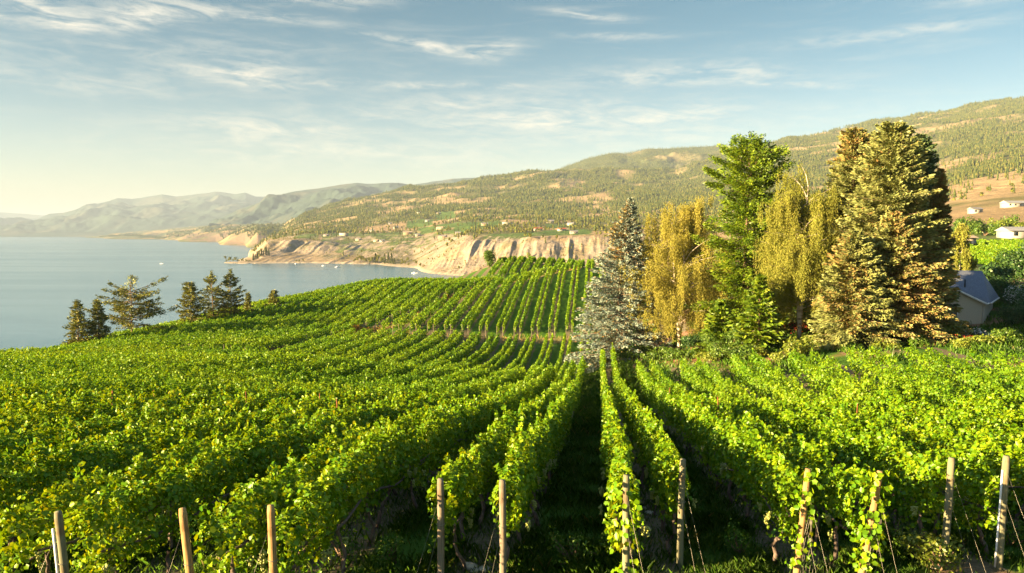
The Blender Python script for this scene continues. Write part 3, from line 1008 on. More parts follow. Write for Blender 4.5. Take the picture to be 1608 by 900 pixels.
def grape_cluster(mb, c, seed):
    r = np.random.default_rng(seed)
    base = np.array([[0, 0, 1], [1, 0, 0], [0, 1, 0], [-1, 0, 0], [0, -1, 0], [0, 0, -1]], float)
    fc = np.array([[0, 1, 2], [0, 2, 3], [0, 3, 4], [0, 4, 1], [5, 2, 1], [5, 3, 2], [5, 4, 3], [5, 1, 4]])
    # once-subdivided octahedra read as round grapes at this size
    vv, ff = list(base), []
    for t3 in fc:
        m3 = [unit((base[t3[a]] + base[t3[b]])[None])[0] for a, b in ((0, 1), (1, 2), (2, 0))]
        i0 = len(vv)
        vv += m3
        ff += [[t3[0], i0, i0 + 2], [i0, t3[1], i0 + 1], [i0 + 2, i0 + 1, t3[2]], [i0, i0 + 1, i0 + 2]]
    vv, ff = np.array(vv), np.array(ff)
    for k in range(26):
        hgt = r.random()
        a = r.random() * 6.28
        rad = .045 * (1 - hgt * .75) * math.sqrt(r.random() + .2)
        mb.add(vv * .0165 + np.array(c) + np.array([math.cos(a) * rad, math.sin(a) * rad, -hgt * .15]), ff)


def vine_row(X, segs, label, group, seed, near=False, foliage_thin=1.0):
    y0 = segs[0][0]
    root = empty('vine_row', (X, y0, float(HN(X, y0))), label, 'vine row', group)
    a, b = MB(), MB()
    for i, (s0, s1) in enumerate(segs):
        vine_foliage(a, b, X, s0, s1, seed + i * 50, foliage_thin)
    loc = np.array([X, y0, float(HN(X, y0))])
    mats = []
    if a.v:
        a.build('foliage', M['vine'], root, loc)
    if b.v:
        b.build('distant_foliage' if a.v else 'foliage', M['vine_far'], root, loc)
    if near:
        ye = min(segs[0][1], y0 + 24)
        if ye - y0 > 2:
            yy = np.arange(y0 + .4, ye, .45)
            r = np.random.default_rng(seed + 3)
            for arm in (0, 1):
                pz = HN(yy * 0 + X, yy) + .88 + .07 * np.sin(yy * 2.3 + seed + arm * 2) + arm * .10
                pxx = X + (.16 if arm else -.10) * (1 if arm else 1) * np.cos(yy * .9 + seed) * .8
                MB().tube(np.stack([pxx, yy, pz], 1), .017 + .010 * vn(yy * 2, yy, seed), 6).build('cordon', M['vine_bark'], root, loc, True)
            k = 0
            for yt in np.arange(y0 + .7, min(ye, y0 + 15), 1.55):
                g = float(HN(X, yt))
                dxx = float(r.uniform(-.25, .25))
                pth = wobbly((X + dxx, yt + r.uniform(-.35, .35), g - .05), (X + dxx * .1, yt, g + .95), 9, .05, seed + k)
                MB().tube(pth, np.linspace(.042, .026, 9) * r.uniform(.8, 1.2), 7).build('trunk', M['vine_bark'], root, loc, True)
                k += 1
            wires = MB()
            for hw in (.92, 1.35):
                wy = np.linspace(y0, min(ye, y0 + 14), 12)
                wires.tube(np.stack([wy * 0 + X, wy, HN(wy * 0 + X, wy) + hw], 1), .0022, 4)
            wires.build('trellis_wire', M['wire'], root, loc)
            ng = int(r.integers(9, 15))
            for q in range(ng):
                gyy = y0 + r.random() ** 1.5 * 9 + .2
                gxx = X + r.choice((-1, 1)) * r.uniform(.22, .36)
                gm = MB()
                grape_cluster(gm, (gxx, gyy, float(HN(gxx, gyy)) + r.uniform(.8, 1.12)), seed * 31 + q)
                gm.build('grape_cluster', M['grape'], root, loc, True)
    return root


def gap(segs, a, b):
    o = []
    for s0, s1 in segs:
        if b <= s0 or a >= s1:
            o.append((s0, s1))
        else:
            if a - s0 > 1:
                o.append((s0, a))
            if s1 - b > 1:
                o.append((b, s1))
    return o


def left_edge(X):
    """where the knoll's rows end: the brow above the lake"""
    return float(np.interp(X, [-110, -90, -80, -70, -60, -50, -40], [100, 122, 136, 155, 166, 173, 178]))


UPPER = []
nrow_l = 0
for k in range(0, 46):                                   # left of the dark aisle
    for sgn in (+1, -1):
        X = PC - PP * (k + 1) + sgn * PH
        nrow_l += 1
        ys = max(y_end_front(X), in_view_from(X))
        lower_end = 113.5 + (X + 15) * .12 if X > -38 else 86.0
        if X > -38:
            lower_end = min(lower_end, float(np.interp(X, [-47, -41, -37], [86, 102, 114])) if X < -37 else 999)
        if lower_end - ys > 3:
            lab = f'long leafy vine row, {ordinal(nrow_l)} to the left of the dark central aisle'
            vine_row(X, [(ys, lower_end)], lab, 'vine rows left of the central aisle', 1000 + nrow_l * 13, near=ys < 14 and X > -14)
nrow_r = 0
for k in range(0, 20):                                   # right of the aisle, down to the garden
    for sgn in (-1, +1):
        X = PC + PP * k + sgn * PH
        nrow_r += 1
        ys = max(y_end_front(X), in_view_from(X))
        ye = float(np.interp(X, [0, 2.0, 3.0, 5.8, 9, 12, 24, 60], [80, 66, 59, 54, 49, 45, 40, 33]))
        if ye - ys > 3:
            lab = f'sunlit vine row, {ordinal(nrow_r)} to the right of the dark central aisle'
            vine_row(X, [(ys, ye)], lab, 'vine rows right of the central aisle', 5000 + nrow_r * 13, near=ys < 14)

n = 0
UP_ENDS, KN_ENDS, FARB_ENDS = [], [], []
for k in range(-1, 15):                                  # steep block above the hollow
    for sgn in (-1, 1):
        X = PC - PP * (k + 1) + sgn * PH
        if X > 3.4 or X < -34:
            continue
        y0 = 118.5 + (X + 15) * .12
        y1 = float(np.interp(X, [-37, -31.5, -29.5, -26, -21, -17, -10, 5], [114, 125, 137, 149, 161, 168, 172, 176]))
        if y1 - y0 < 4:
            continue
        n += 1
        vine_row(X, [(y0, y1)], f'vine row climbing the steep far block, {ordinal(n)} leftward from the blue spruce', 'vine rows of the steep upper block', 8000 + n * 17)
        UP_ENDS.append((X, y0))
n = 0
for k in range(8, 42):                                   # knoll above the lake
    for sgn in (1, -1):
        X = PC - PP * (k + 1) + sgn * PH
        y0 = max(88.5 if X < -42 else float(np.interp(X, TRACK[::-1, 0][::-1], TRACK[:, 1])) + 4.5, in_view_from(X, 120))
        if X > -42:
            ok = TRACK[:, 0]
            y0 = float(np.interp(X, ok, TRACK[:, 1])) + 4.2
        y1 = left_edge(X)
        if y1 - y0 < 4:
            continue
        n += 1
        vine_row(X, [(y0, y1)], f'vine row on the knoll above the lake, {ordinal(n)} out from the dry grass track', 'vine rows on the knoll', 9500 + n * 17)
        KN_ENDS.append((X, y0))
n = 0
for k in range(-1, 12):                                  # farthest block
    for sgn in (-1, 1):
        X = PC - PP * (k + 1) + sgn * PH
        if X > 4 or X < -28:
            continue
        y0 = max(180, float(np.interp(X, [-28, -15, 0], [184, 182, 180])))
        n += 1
        vine_row(X, [(y0, 217)], f'short vine row on the farthest terrace before the clay bluffs, {ordinal(n)} from the spruce side', 'vine rows of the farthest terrace', 12000 + n * 17)

# vineyard beyond the cottage
n = 0
for i in range(17):
    off = -34 + i * 3.4
    a = np.array(plan(1500 + i * 6, 175)) * 1.0
    Xc = plan(1555, 210)[0] + off
    root = None
    y0, y1 = 165 + i * 1.2, 262
    n += 1
    mbv = MB()
    r = np.random.default_rng(15000 + i)
    m_ = int((y1 - y0) * 30)
    y = r.random(m_) * (y1 - y0) + y0
    x = Xc + (y - 210) * .22 + r.normal(0, .18, m_)
    z = GROUND(x, y) + .5 + r.random(m_) ** .7 * 1.25 + (vn(y * .8, y * 0 + i, 5) - .5) * .3
    nn = unit(r.normal(0, 1, (m_, 3)) + np.array([0, 0, .5]))
    uu = unit(np.cross(nn, r.normal(0, 1, (m_, 3))))
    s = .22 * (.6 + .7 * r.random((m_, 1)))
    mbv.kites(np.stack([x, y, z], 1), uu * s, np.cross(nn, uu) * s * .8)
    o = mbv.build('vine_row', M['vine_far'])
    tag(o, f'vine row in the field behind the blue-roofed cottage, {ordinal(n)} from the big spruces', 'vine row', 'vine rows behind the cottage')

# ------------------------------------------------------------------ end posts of the nearest rows
PAIR = {}
def rowx(k, s): return PC + PP * k + s * PH
POSTS = [(-3, 1, 1.77, (-.045, -.03), 'post_green', 'grey-green wooden post with a white pipe, leftmost in the front line of posts'),
         (-2, -1, 1.85, (-.10, .0), 'post_tan', 'tan wooden post leaning left with loose wires, second in the front line from the left'),
         (-2, 1, 1.86, (-.02, -.02), 'post_tan', 'tan upright wooden post, third from the left, vines close on its right'),
         (-1, -1, 1.78, (0, 0), 'post_grey', 'cracked grey wooden post, front left of the first pair left of the aisle'),
         (-1, 1, 1.80, (0.0, 0), 'post_grey', 'pale wooden post with a dark stain, bordering the dark central aisle on its left'),
         (0, -1, 1.84, (0, .02), 'post_green', 'wooden post half wrapped in vine leaves, bordering the dark central aisle on its right'),
         (0, 1, 1.83, (.015, 0), 'post_green', 'tall straight pale green post standing clear, centre right of the front line'),
         (1, -1, 1.88, (.07, 0), 'post_tan', 'orange-lit leaning post with a bundle of wires hanging on its right'),
         (1, 1, 1.88, (.13, 0), 'post_tan', 'leaning post overgrown with yellow vine leaves beside a twisted trunk'),
         (2, -1, 1.90, (.04, 0), 'post_green', 'stout green-grey post near bare soil, second from the right end'),
         (2, 1, 1.95, (.03, 0), 'post_green', 'thick grey post with a white pipe, rightmost at the bare soil')]
for i, (k, s, h, lean, mat, lab) in enumerate(POSTS):
    X = rowx(k, s)
    y = y_end_front(X) - .12
    o = post_at(X, y, h, lean, .060 if k >= 2 else .052, mat, 'vineyard_post', .4, 14)
    tag(o, lab, 'post', 'front end posts of the vine rows')
    w_ = MB()
    for q, hh in enumerate((h * .62, h * .86)):
        pz = np.linspace(0, 1, 6)[:, None]
        side = .16 if X > 0 else -.16
        w_.tube(np.array([[lean[0] * hh, lean[1] * hh - .05, hh]]) * (1 - pz) + np.array([[side * (1.4 + q), -.75 - .15 * q, -.05]]) * pz, .0018, 4)
    ring = [(math.cos(a) * .062 + lean[0] * h * .62, math.sin(a) * .062 + lean[1] * h * .62, h * .62) for a in np.linspace(0, 6.283, 13)]
    w_.tube(np.array(ring), .004, 4)
    w_.build('guy_wire', M['wire'], o)
    if i in (0, 10):
        zz = np.linspace(.05, h * .88, 5)
        MB().tube(np.stack([lean[0] * zz - .068, lean[1] * zz - .035, zz], 1), .016, 8).build('pipe', M['pvc'], o, None, True)
    if i in (7, 8):
        b_ = MB()
        for q in range(6):
            x0 = .07 + .012 * q
            zt = np.linspace(1.15, -.0, 8)
            b_.tube(np.stack([lean[0] * zt + x0 + .02 * np.sin(zt * 6 + q) + (1.15 - zt) * .03 * (q - 2), -.06 + .02 * np.cos(zt * 5 + q * 2), zt], 1), .0032, 4)
        b_.build('wire_bundle', M['wire'], o)
    if i in (5, 8, 7):
        r = np.random.default_rng(90 + i)
        m_ = {5: 120, 8: 260, 7: 110}[i]
        zz = .35 + r.random(m_) * (h - .35)
        aa = r.random(m_) * 6.28
        rr = .07 + r.random(m_) * .16
        c = np.stack([lean[0] * zz + np.cos(aa) * rr, lean[1] * zz + np.sin(aa) * rr - .04, zz], 1)
        nn = unit(np.stack([np.cos(aa), np.sin(aa), .3 + 0 * aa], 1) + r.normal(0, .4, (m_, 3)))
        uu = unit(np.cross(nn, r.normal(0, 1, (m_, 3))))
        mbl = MB()
        mbl.leaves(c, uu * .045, np.cross(nn, uu) * .043, nn)
        mbl.build('climbing_leaves', M['vine'], o)

# rusty stakes standing in the rows
STAKES = [(245, 662, -8, 1, 'left of centre between two leaf mounds'), (425, 664, -5, 1, 'above the tan posts'), (178, 668, -9, -1, 'at the far left'), (1170, 680, 1, 1, 'beside the first right-hand rows'),
          (1380, 686, 3, -1, 'behind the overgrown leaning post'), (1600, 690, 5, 1, 'at the right edge'), (360, 660, -6, 1, 'between the two taller stakes'), (1105, 640, 2, -1, 'halfway down the right-hand rows'), (620, 690, -2, -1, 'behind the cracked grey post')]
for (x, y, k, s, where) in STAKES:
    c0, Dq = hit(x, y + 46, 12, 80, HN)
    Xr = rowx(round((c0[0] - PC) / PP), s)
    o = MB()
    o.box((0, 0, .95), (.035, .008, 2.3)).box((0, .018, .95), (.008, .03, 2.296))
    oo = o.build('trellis_stake', M['rust'])
    oo.location = (Xr, c0[1], float(HN(Xr, c0[1])))
    oo.rotation_euler = (R_(random.uniform(-3, 3)), R_(random.uniform(-4, 4)), random.random())
    tag(oo, f'rusty steel stake poking out of the vine leaves {where}', 'stake', 'rusty stakes in the rows')

# small end posts at the cross track and the dry grass track
proto = None
for i, (X, y) in enumerate(UP_ENDS):
    o = post_at(X, y - .3, 1.5, (0, 0), .038, 'post_grey', 'vineyard_post', .4, 6) if proto is None else proto.copy()
    if proto is None:
        proto = o
    else:
        COL.objects.link(o)
        o.location = (X, y - .3, float(HN(X, y - .3)))
    tag(o, f'small pale post at the foot of the steep block, {ordinal(i + 1)} leftward from the blue spruce', 'post', 'posts at the foot of the steep block')
for i, (X, y) in enumerate(KN_ENDS[:22]):
    o = proto.copy()
    COL.objects.link(o)
    o.location = (X + .1, y - .5, float(HN(X, y - .5)))
    o.scale = (.85, .85, 1.0 + .2 * ((i * 7) % 3) / 2)
    tag(o, f'small pale post beside the dry grass track, {ordinal(i + 1)} down from the top of the track', 'post', 'posts along the dry grass track')

# ------------------------------------------------------------------ ground cover
def blades(name, n, xs, ys, dmax, h0, h1, mat, mask=None, wid=.006, seed=0, pw=1.0):
    r = np.random.default_rng(seed)
    D = ys[0] + (ys[1] - ys[0]) * r.random(n) ** pw
    xp = xs[0] + (xs[1] - xs[0]) * r.random(n)
    X, Y = plan(xp, D)
    if mask is not None:
        k = mask(X, Y, r)
        X, Y, D = X[k], Y[k], D[k]
    n = len(X)
    cl = vn(X * 1.6, Y * 1.6, seed + 1)
    h = (h0 + (h1 - h0) * r.random(n) ** 1.6) * (.35 + 1.3 * cl)
    a = r.random(n) * 6.283
    ln = h * (.2 + .6 * r.random(n))
    z = GROUND(X, Y)
    b = np.stack([X, Y, z - .01], 1)
    d = np.stack([np.cos(a), np.sin(a), 0 * a], 1)
    s = np.stack([-np.sin(a), np.cos(a), 0 * a], 1) * (wid * (D / 11))[:, None]
    up = np.array([0, 0, 1.])
    mid = b + d * (ln * .35)[:, None] + up * (h * .62)[:, None]
    tip = b + d * ln[:, None] + up * h[:, None]
    v = np.stack([b - s, b + s, mid + s * .8, tip, mid - s * .8], 1).reshape(-1, 3)
    o = MB().add(v, np.arange(n)[:, None] * 5 + np.arange(5)[None]).build(name, M[mat])
    return tag(o, kind='stuff')


def aisle(X, Y, r):
    ph_ = np.abs(((X - PC) / PP + 100.5) % 1 - .5)
    bare = np.hypot(X - 6.5, (Y - 11.5) * .8) < 1.7
    return ((ph_ > .17) | (r.random(len(X)) < .35)) & ~(bare & (r.random(len(X)) < .93)) & (vn(X * .9, Y * .9, 33) + r.random(len(X)) * .5 > .45)


blades('grass', 420000, (-120, 1740), (7.5, 34), 34, .07, .24, 'grass', aisle, .0026, 3, 1.7)
blades('aisle_grass', 90000, (830, 1080), (32, 80), 80, .12, .34, 'grass', lambda X, Y, r: (np.abs(((X - PC) / PP + 100.5) % 1 - .5) > .2) & (X > -5) & (X < 5), .0035, 4)
TRM = lambda X, Y, r: ((np.abs(X - track_x(Y)) < 1.6 * vn(X * .3, Y * .3, 9) + .5) | ((np.abs(Y - 115.5 - (X + 15) * .12) < 1.8) & (X < 1) & (X > -36) & (r.random(len(X)) < .35)))
blades('dry_grass', 90000, (420, 940), (86, 178), 200, .2, .7, 'dry_grass', TRM, .004, 5)
BRM = lambda X, Y, r: (HN(X, Y) < 40) | (Y > 217.5)
blades('tall_dry_grass', 60000, (-80, 960), (95, 235), 200, .3, 1.1, 'dry_grass', BRM, .004, 6)
GRM = lambda X, Y, r: (X > 1) & (vn(X * .5, Y * .5, 12) > .4)
blades('lawn_grass', 60000, (960, 1700), (46, 95), 200, .1, .45, 'grass', GRM, .006, 8)

def bush(name, label, base, rx, rz, mat, seed, group=None, n=900, leaf=.10, lift=.0, cat='shrub', stem=True):
    r = np.random.default_rng(seed)
    root = empty(name, base, label, cat, group)
    nl = 9
    lob = np.stack([r.normal(0, .42, nl) * rx, r.normal(0, .42, nl) * rx, (.32 + .55 * r.random(nl)) * rz], 1)
    li = r.integers(0, nl, n)
    d = unit(r.normal(0, 1, (n, 3)))
    lr = (.30 + .25 * r.random(nl))[li]
    k = (r.random(n) ** .35)
    c = lob[li] + d * (lr * k)[:, None] * np.array([rx, rx, rz * .8])
    c += r.normal(0, .05, (n, 3)) * np.array([rx, rx, rz])
    c[:, 2] = np.abs(c[:, 2]) + lift
    nn = unit(d + r.normal(0, .6, (n, 3)) + np.array([0, 0, .3]))
    uu = unit(np.cross(nn, r.normal(0, 1, (n, 3))))
    s = leaf * (.6 + .8 * r.random((n, 1)))
    if stem:
        w_ = MB()
        for q in range(nl):
            e = np.linspace(0, 1, 5)[:, None]
            w_.tube(np.array([[0, 0, -.1]]) + (lob[q] + np.array([0, 0, lift]) - np.array([0, 0, -.1])) * e ** np.array([[1.3, 1.3, .9]]), np.linspace(.03, .008, 5) * max(1, rz), 5, False)
        w_.build('stem', M['bark'], root, None, True)
    MB().kites(c, uu * s * 1.2, np.cross(nn, uu) * s * .7).build('foliage', M[mat], root)
    return root


# weeds at the front edge
WEEDS = [(620, 885, 'low leafy weed left of the cracked grey post'), (900, 880, 'feathery weed in the mouth of the dark aisle'), (965, 880, 'grey-green bushy weed by the leaf-wrapped post'), (730, 800, 'weed tuft under the first vine pair'), (1160, 870, 'weed tuft in the second aisle to the right'),
         (1440, 880, 'pale sunlit weed beside the bare soil'), (1400, 850, 'leafy weed between two leaning posts'), (540, 880, 'grassy weed at the foot of the left vines'), (1590, 860, 'weed at the bare soil edge by the rightmost post'), (1475, 893, 'bright yellow-green broad leaf weed on bare soil'), (1190, 775, 'broad leafy creeper in the shade left of the orange-lit post')]
for i, (x, y, lab) in enumerate(WEEDS):
    c0, Dq = hit(x, min(y, 940), 7, 30, HN)
    bush('weed', lab, c0, .42, .5, 'shrub_light' if i in (5, 9) else 'grass', 300 + i, n=520, leaf=.034 if i in (9, 10) else .02, cat='weed')
for i, (x, y, s) in enumerate(((737, 893, .11), (760, 896, .08), (1470, 893, .07), (1010, 800, .07), (1020, 808, .09), (745, 897, .06))):
    c0, Dq = hit(x, y, 7, 30, HN)
    r = np.random.default_rng(i)
    th_, ph2 = np.meshgrid(np.linspace(0, math.pi, 9), np.linspace(0, 2 * math.pi, 15)[:-1], indexing='ij')
    rad = s * (1 + .25 * (vn(th_ * 2 + i, np.sin(ph2) * 2 + np.cos(ph2), 4) - .5))
    v = np.stack([rad * np.sin(th_) * np.cos(ph2) * 1.3, rad * np.sin(th_) * np.sin(ph2), rad * np.cos(th_) * .6], -1)
    ii, jj = np.meshgrid(np.arange(8), np.arange(14), indexing='ij')
    f = np.stack([ii * 14 + jj, (ii + 1) * 14 + jj, (ii + 1) * 14 + (jj + 1) % 14, ii * 14 + (jj + 1) % 14], -1).reshape(-1, 4)
    o = MB().add(v.reshape(-1, 3), f).build('stone', M['stone'], None, None, True)
    o.location = c0 + np.array([0, 0, s * .3])
    tag(o, ['rounded pale stone in front of the first left vine pair', 'smaller stone right of the pale rounded stone', 'stone on the bare soil at the lower right', 'small stone under the right-hand vine pair', 'pale stone lying under the first right vine pair', 'smallest stone below the pale rounded stone'][i], 'stone', 'field stones')
hp = np.array([hit(x, y, 8, 30, HN)[0] + np.array([0, 0, .03]) for x, y in ((1500, 868), (1525, 872), (1548, 880), (1570, 893), (1582, 899))])
tag(MB().tube(hp, .012, 6).build('drip_hose', M['hose'], None, None, True), 'black drip hose lying across the bare soil', 'hose')


# ------------------------------------------------------------------ trees
def conifer(name, label, base, H, R, mat, seed, group=None, prof=None, nb=150, per=60, droop=.25, size=.16, h0=.05, gaps=0.0, spread=.26, trunk_r=None,
            two=None, extra=None, cat='tree', trunk_mat='bark', up=.3, lean=(0, 0), jit=.25, hang=.12, tuft=0, sjit=0.0):
    r = np.random.default_rng(seed)
    root = empty(name, base, label, cat, group)
    tr = trunk_r or H * .016
    s = np.linspace(0, 1, 12)
    ax = np.stack([lean[0] * s ** 1.3 + np.sin(s * 5 + seed) * .006 * H, lean[1] * s ** 1.3 + np.cos(s * 4 + seed) * .006 * H, s * H * .99 - .4 * (1 - s)], 1)
    wood = MB().tube(ax, tr * (1 - s * .94), 9)
    prof = prof or (lambda t: (1 - t) ** .8)
    t = (np.arange(nb) + r.random(nb)) / nb
    t = h0 + (1 - h0) * t ** .92
    if gaps:
        kk = vn(t * 11, t * 0 + seed, seed) > gaps
        t = t[kk]
        nb = len(t)
    az_ = np.arange(nb) * 2.39996 + r.normal(0, .35, nb)
    tt = (t - h0) / (1 - h0)
    L = R * np.array([prof(q) for q in tt]) * (1 - jit + 2 * jit * r.random(nb) ** 1.2) + .15
    if extra:
        for (et, ea, el_) in extra:
            t, az_, L, tt = np.append(t, et), np.append(az_, ea), np.append(L, el_), np.append(tt, (et - h0) / (1 - h0))
        nb = len(t)
    slope = up * tt - droop * (1 - tt) + r.normal(0, 1, len(tt)) * sjit
    C, U, Wd, G = [], [], [], []
    axp = np.stack([np.interp(t, s, ax[:, i]) for i in range(3)], 1)
    for i in range(nb):
        d = np.array([math.cos(az_[i]), math.sin(az_[i]), 0])
        side = np.array([-d[1], d[0], 0])
        m_ = max(6, int(per * L[i] / R * (1.0 if not extra or i < nb - len(extra) else 1.6)))
        q = r.random(m_) ** .62
        isx = extra and i >= nb - len(extra)
        if isx:
            q = .62 + .4 * r.random(m_)
        if tuft and not isx:
            ctr = np.array([1.0, .72, .46, .25])[r.choice(4, m_, p=[.4, .3, .2, .1])]
            q = np.clip(ctr + r.normal(0, .08, m_), .05, 1.12)
        crv = slope[i] * q * L[i] + .10 * L[i] * q ** 2
        lat = r.normal(0, 1, m_) * (spread * L[i] * (1.05 - q * .75) * .6 + .05)
        c = axp[i] + d * (q * L[i])[:, None] + side * lat[:, None]
        if tuft:
            c += r.normal(0, tuft, (m_, 3)) * np.array([1, 1, .75])
        c[:, 2] += crv - np.abs(lat) * .25 - r.random(m_) ** 2 * hang * (1 + L[i] * .35)
        dirv = unit(d[None] * 1.0 + side[None] * (np.sign(lat) * (.35 + .6 * r.random(m_)))[:, None] + np.array([[0, 0, 1]]) * (slope[i] + r.normal(0, .35, m_))[:, None])
        nn = unit(np.array([[0, 0, .55]]) + r.normal(0, .6, (m_, 3)) + d[None] * .85)
        ww = unit(np.cross(nn, dirv))
        sz = size * (.6 + .8 * r.random(m_))
        C.append(c)
        U.append(dirv * sz[:, None] * 1.35)
        Wd.append(ww * (sz * .52)[:, None])
        G.append(np.full(m_, i))
        if L[i] > .5:
            e = np.linspace(0, .88, 4)
            wood.tube(axp[i] + d * (e * L[i])[:, None] + np.array([0, 0, 1.]) * (slope[i] * e * L[i] + .1 * L[i] * e ** 2)[:, None], np.linspace(max(.012, L[i] * .013), .006, 4), 4, False)
    wood.build('trunk', M[trunk_mat], root, None, True)
    C, U, Wd, G = np.concatenate(C), np.concatenate(U), np.concatenate(Wd), np.concatenate(G)
    if two:
        sel = two[1](C / np.array([R, R, H]), r) > r.random(len(C))
        MB().kites(C[sel], U[sel], Wd[sel]).build('browned_foliage', M[two[0]], root)
        C, U, Wd = C[~sel], U[~sel], Wd[~sel]
    MB().kites(C, U, Wd).build('crown', M[mat], root)
    return root


def weeping(name, label, base, H, R, mat, seed, ns=420, group=None, low=.06, leaf=.10, stems=3, shape=1.0):
    r = np.random.default_rng(seed)
    root = empty(name, base, label, 'tree', group)
    wood = MB()
    tips = []
    for k in range(stems):
        a = k * 2.1 + r.random()
        s = np.linspace(0, 1, 10)
        lx = math.cos(a) * R * .28 * s ** 1.4
        ly = math.sin(a) * R * .28 * s ** 1.4
        hh = H * (.86 - .1 * k)
        ax = np.stack([lx + .05 * np.sin(s * 8 + k), ly + .05 * np.cos(s * 7), s * hh - .4 * (1 - s)], 1)
        wood.tube(ax, H * .0125 * (1 - .9 * s) * (1 - .15 * k), 8)
        tips.append(ax)
    C, U, Wd = [], [], []
    boughs = []
    for i in range(int(ns * .09)):
        ax = tips[int(r.integers(stems))]
        tb = .20 + .80 * r.random() ** .75
        p0 = np.array([np.interp(tb, np.linspace(0, 1, 10), ax[:, j]) for j in range(3)])
        a = r.random() * 6.283
        pr = math.sin(min(1, max(0.0, 1.06 - tb)) ** .62 * math.pi * .5) ** shape
        L = R * pr * (.35 + .80 * r.random() ** .5)
        d = np.array([math.cos(a), math.sin(a), 0])
        rise = .35 * L * (.4 + r.random()) + (.12 * H * r.random() if tb > .8 else 0)
        boughs.append((p0, d, L, rise, r.uniform(.6, 1.5)))
        e = np.linspace(0, 1, 5)[:, None]
        wood.tube(p0 + (d * L + np.array([0, 0, rise])) * e ** np.array([[1, 1, .6]]), np.linspace(.045, .008, 5) * H / 15, 4, False)
    for i in range(ns):
        p0, d, L, rise, dk = boughs[int(r.integers(len(boughs)))]
        f = 1.05 - .75 * r.random() ** 1.6
        end = p0 + d * (L * f) + np.array([0, 0, rise * f ** .6]) + r.normal(0, .13, 3)
        drop = max(.3, min(end[2] - H * low * r.random(), (.06 + .17 * r.random()) * H * dk))
        for kk in range(2):
            m_ = int(18 + drop * 23)
            q = r.random(m_)
            off = r.normal(0, .20, 3) * (1 if kk else .4)
            swing = d * .12 * drop
            c = end + off + swing * (q * (1 - q))[:, None] * 2 + np.array([0, 0, -1.]) * (q * drop)[:, None] + r.normal(0, .07, (m_, 3)) * (1 + .6 * (1 - q))[:, None]
            if kk:
                c += (p0 - end) * .25 * r.random()
            uu = unit(np.array([[0, 0, -1.]]) + r.normal(0, .45, (m_, 3)))
            nn = unit(r.normal(0, 1, (m_, 3)))
            ww = unit(np.cross(nn, uu))
            sz = leaf * (.6 + .8 * r.random((m_, 1)))
            C.append(c)
            U.append(uu * sz * 1.25)
            Wd.append(ww * sz * .5)
    C, U, Wd = np.concatenate(C), np.concatenate(U), np.concatenate(Wd)
    k = C[:, 2] > .15
    wood.build('trunk', M['birch_bark'], root, None, True)
    MB().kites(C[k], U[k], Wd[k]).build('crown', M[mat], root)
    return root


def spot(xp, D):
    X, Y = plan(xp, D)
    return np.array([float(X), float(Y), float(GROUND(X, Y))])


def tree_h(xp, D, ytop):
    b = spot(xp, D)
    return b, P(xp, ytop, D)[2] - b[2]


cone = lambda t: (1 - t) ** .78
b, H = tree_h(968, 72, 308)
conifer('blue_spruce', 'silvery blue spruce standing at the end of the dark vineyard aisle', b, H, 4.7, 'blue_spruce', 21, prof=lambda t: (1 - t) ** .86, nb=380, per=260, droop=.22, size=.095, h0=.02, spread=.24,
        lean=(1.2, 0), two=('spruce_brown', lambda c, r: np.where((c[:, 2] > .62) & (np.hypot(c[:, 0], c[:, 1]) < .22), .5, .03)))
b, H = tree_h(1068, 70, 296)
weeping('weeping_birch', 'golden weeping birch with a white trunk beside the blue spruce', b, H, 5.3, 'birch', 31, 1350, low=.05, leaf=.052)
b, H = tree_h(1172, 67, 216)
conifer('douglas_fir', 'tall bright green fir with a flat tufted top and one stray branch', b, H, 3.1, 'fir', 41, prof=lambda t: (.82 + .16 * math.sin(t * 17)) * (1 - max(0, t - .86) * 3.2) * (1.08 - .30 * t), nb=300, per=300, droop=.16, size=.088, h0=.04, gaps=.24,
        spread=.26, up=.34, jit=.42, tuft=.12, sjit=.14, extra=[(.77, math.pi * .97, 3.7), (.775, math.pi * .95, 3.5), (.79, 0.1, 2.7)], hang=.2)
b, H = tree_h(1258, 60, 252)
weeping('weeping_birch', 'tall greenish-yellow weeping birch between the green fir and the big spruces', b, H, 3.3, 'birch_green', 51, 1050, low=.15, leaf=.054, stems=2)
b, H = tree_h(1232, 70, 300)
weeping('weeping_birch', 'smaller golden birch tucked behind the green fir', b, H, 3.0, 'birch', 52, 600, low=.25, leaf=.075, stems=2)
brown = lambda c, r: np.clip((vn(c[:, 0] * 1.6 + 4, c[:, 2] * 5, 77) - .6) * 3, 0, .4)
b, H = tree_h(1335, 62, 200)
conifer('spruce', 'big olive spruce with a rusty crown tip, left of the spruce clump', b, H, 3.8, 'spruce', 61, prof=lambda t: (1 - t) ** .38 * (.72 + .28 * (1 - t)), nb=360, per=300, droop=.25, size=.092, h0=.10,
        two=('spruce_brown', lambda c, r: np.where(c[:, 2] > .84, .5, .04)))
b, H = tree_h(1395, 58, 190)
conifer('spruce', 'largest spruce of the clump with olive green boughs and browned lower branches', b, H, 5.0, 'spruce', 71, prof=lambda t: (1 - t) ** .40 * (.72 + .28 * (1 - t)), nb=480, per=400, droop=.26, size=.092, h0=.04,
        two=('spruce_brown', lambda c, r: np.where((c[:, 2] < .40) & (c[:, 0] > .0), .5, np.where(c[:, 2] < .22, .25, .04))))
b, H = tree_h(1362, 64, 208)
conifer('spruce', 'tall olive spruce squeezed between the rusty-tipped and the largest spruce', b, H, 3.6, 'spruce', 62, prof=lambda t: (1 - t) ** .42, nb=320, per=260, droop=.25, size=.092, h0=.15)
b, H = tree_h(1440, 67, 208)
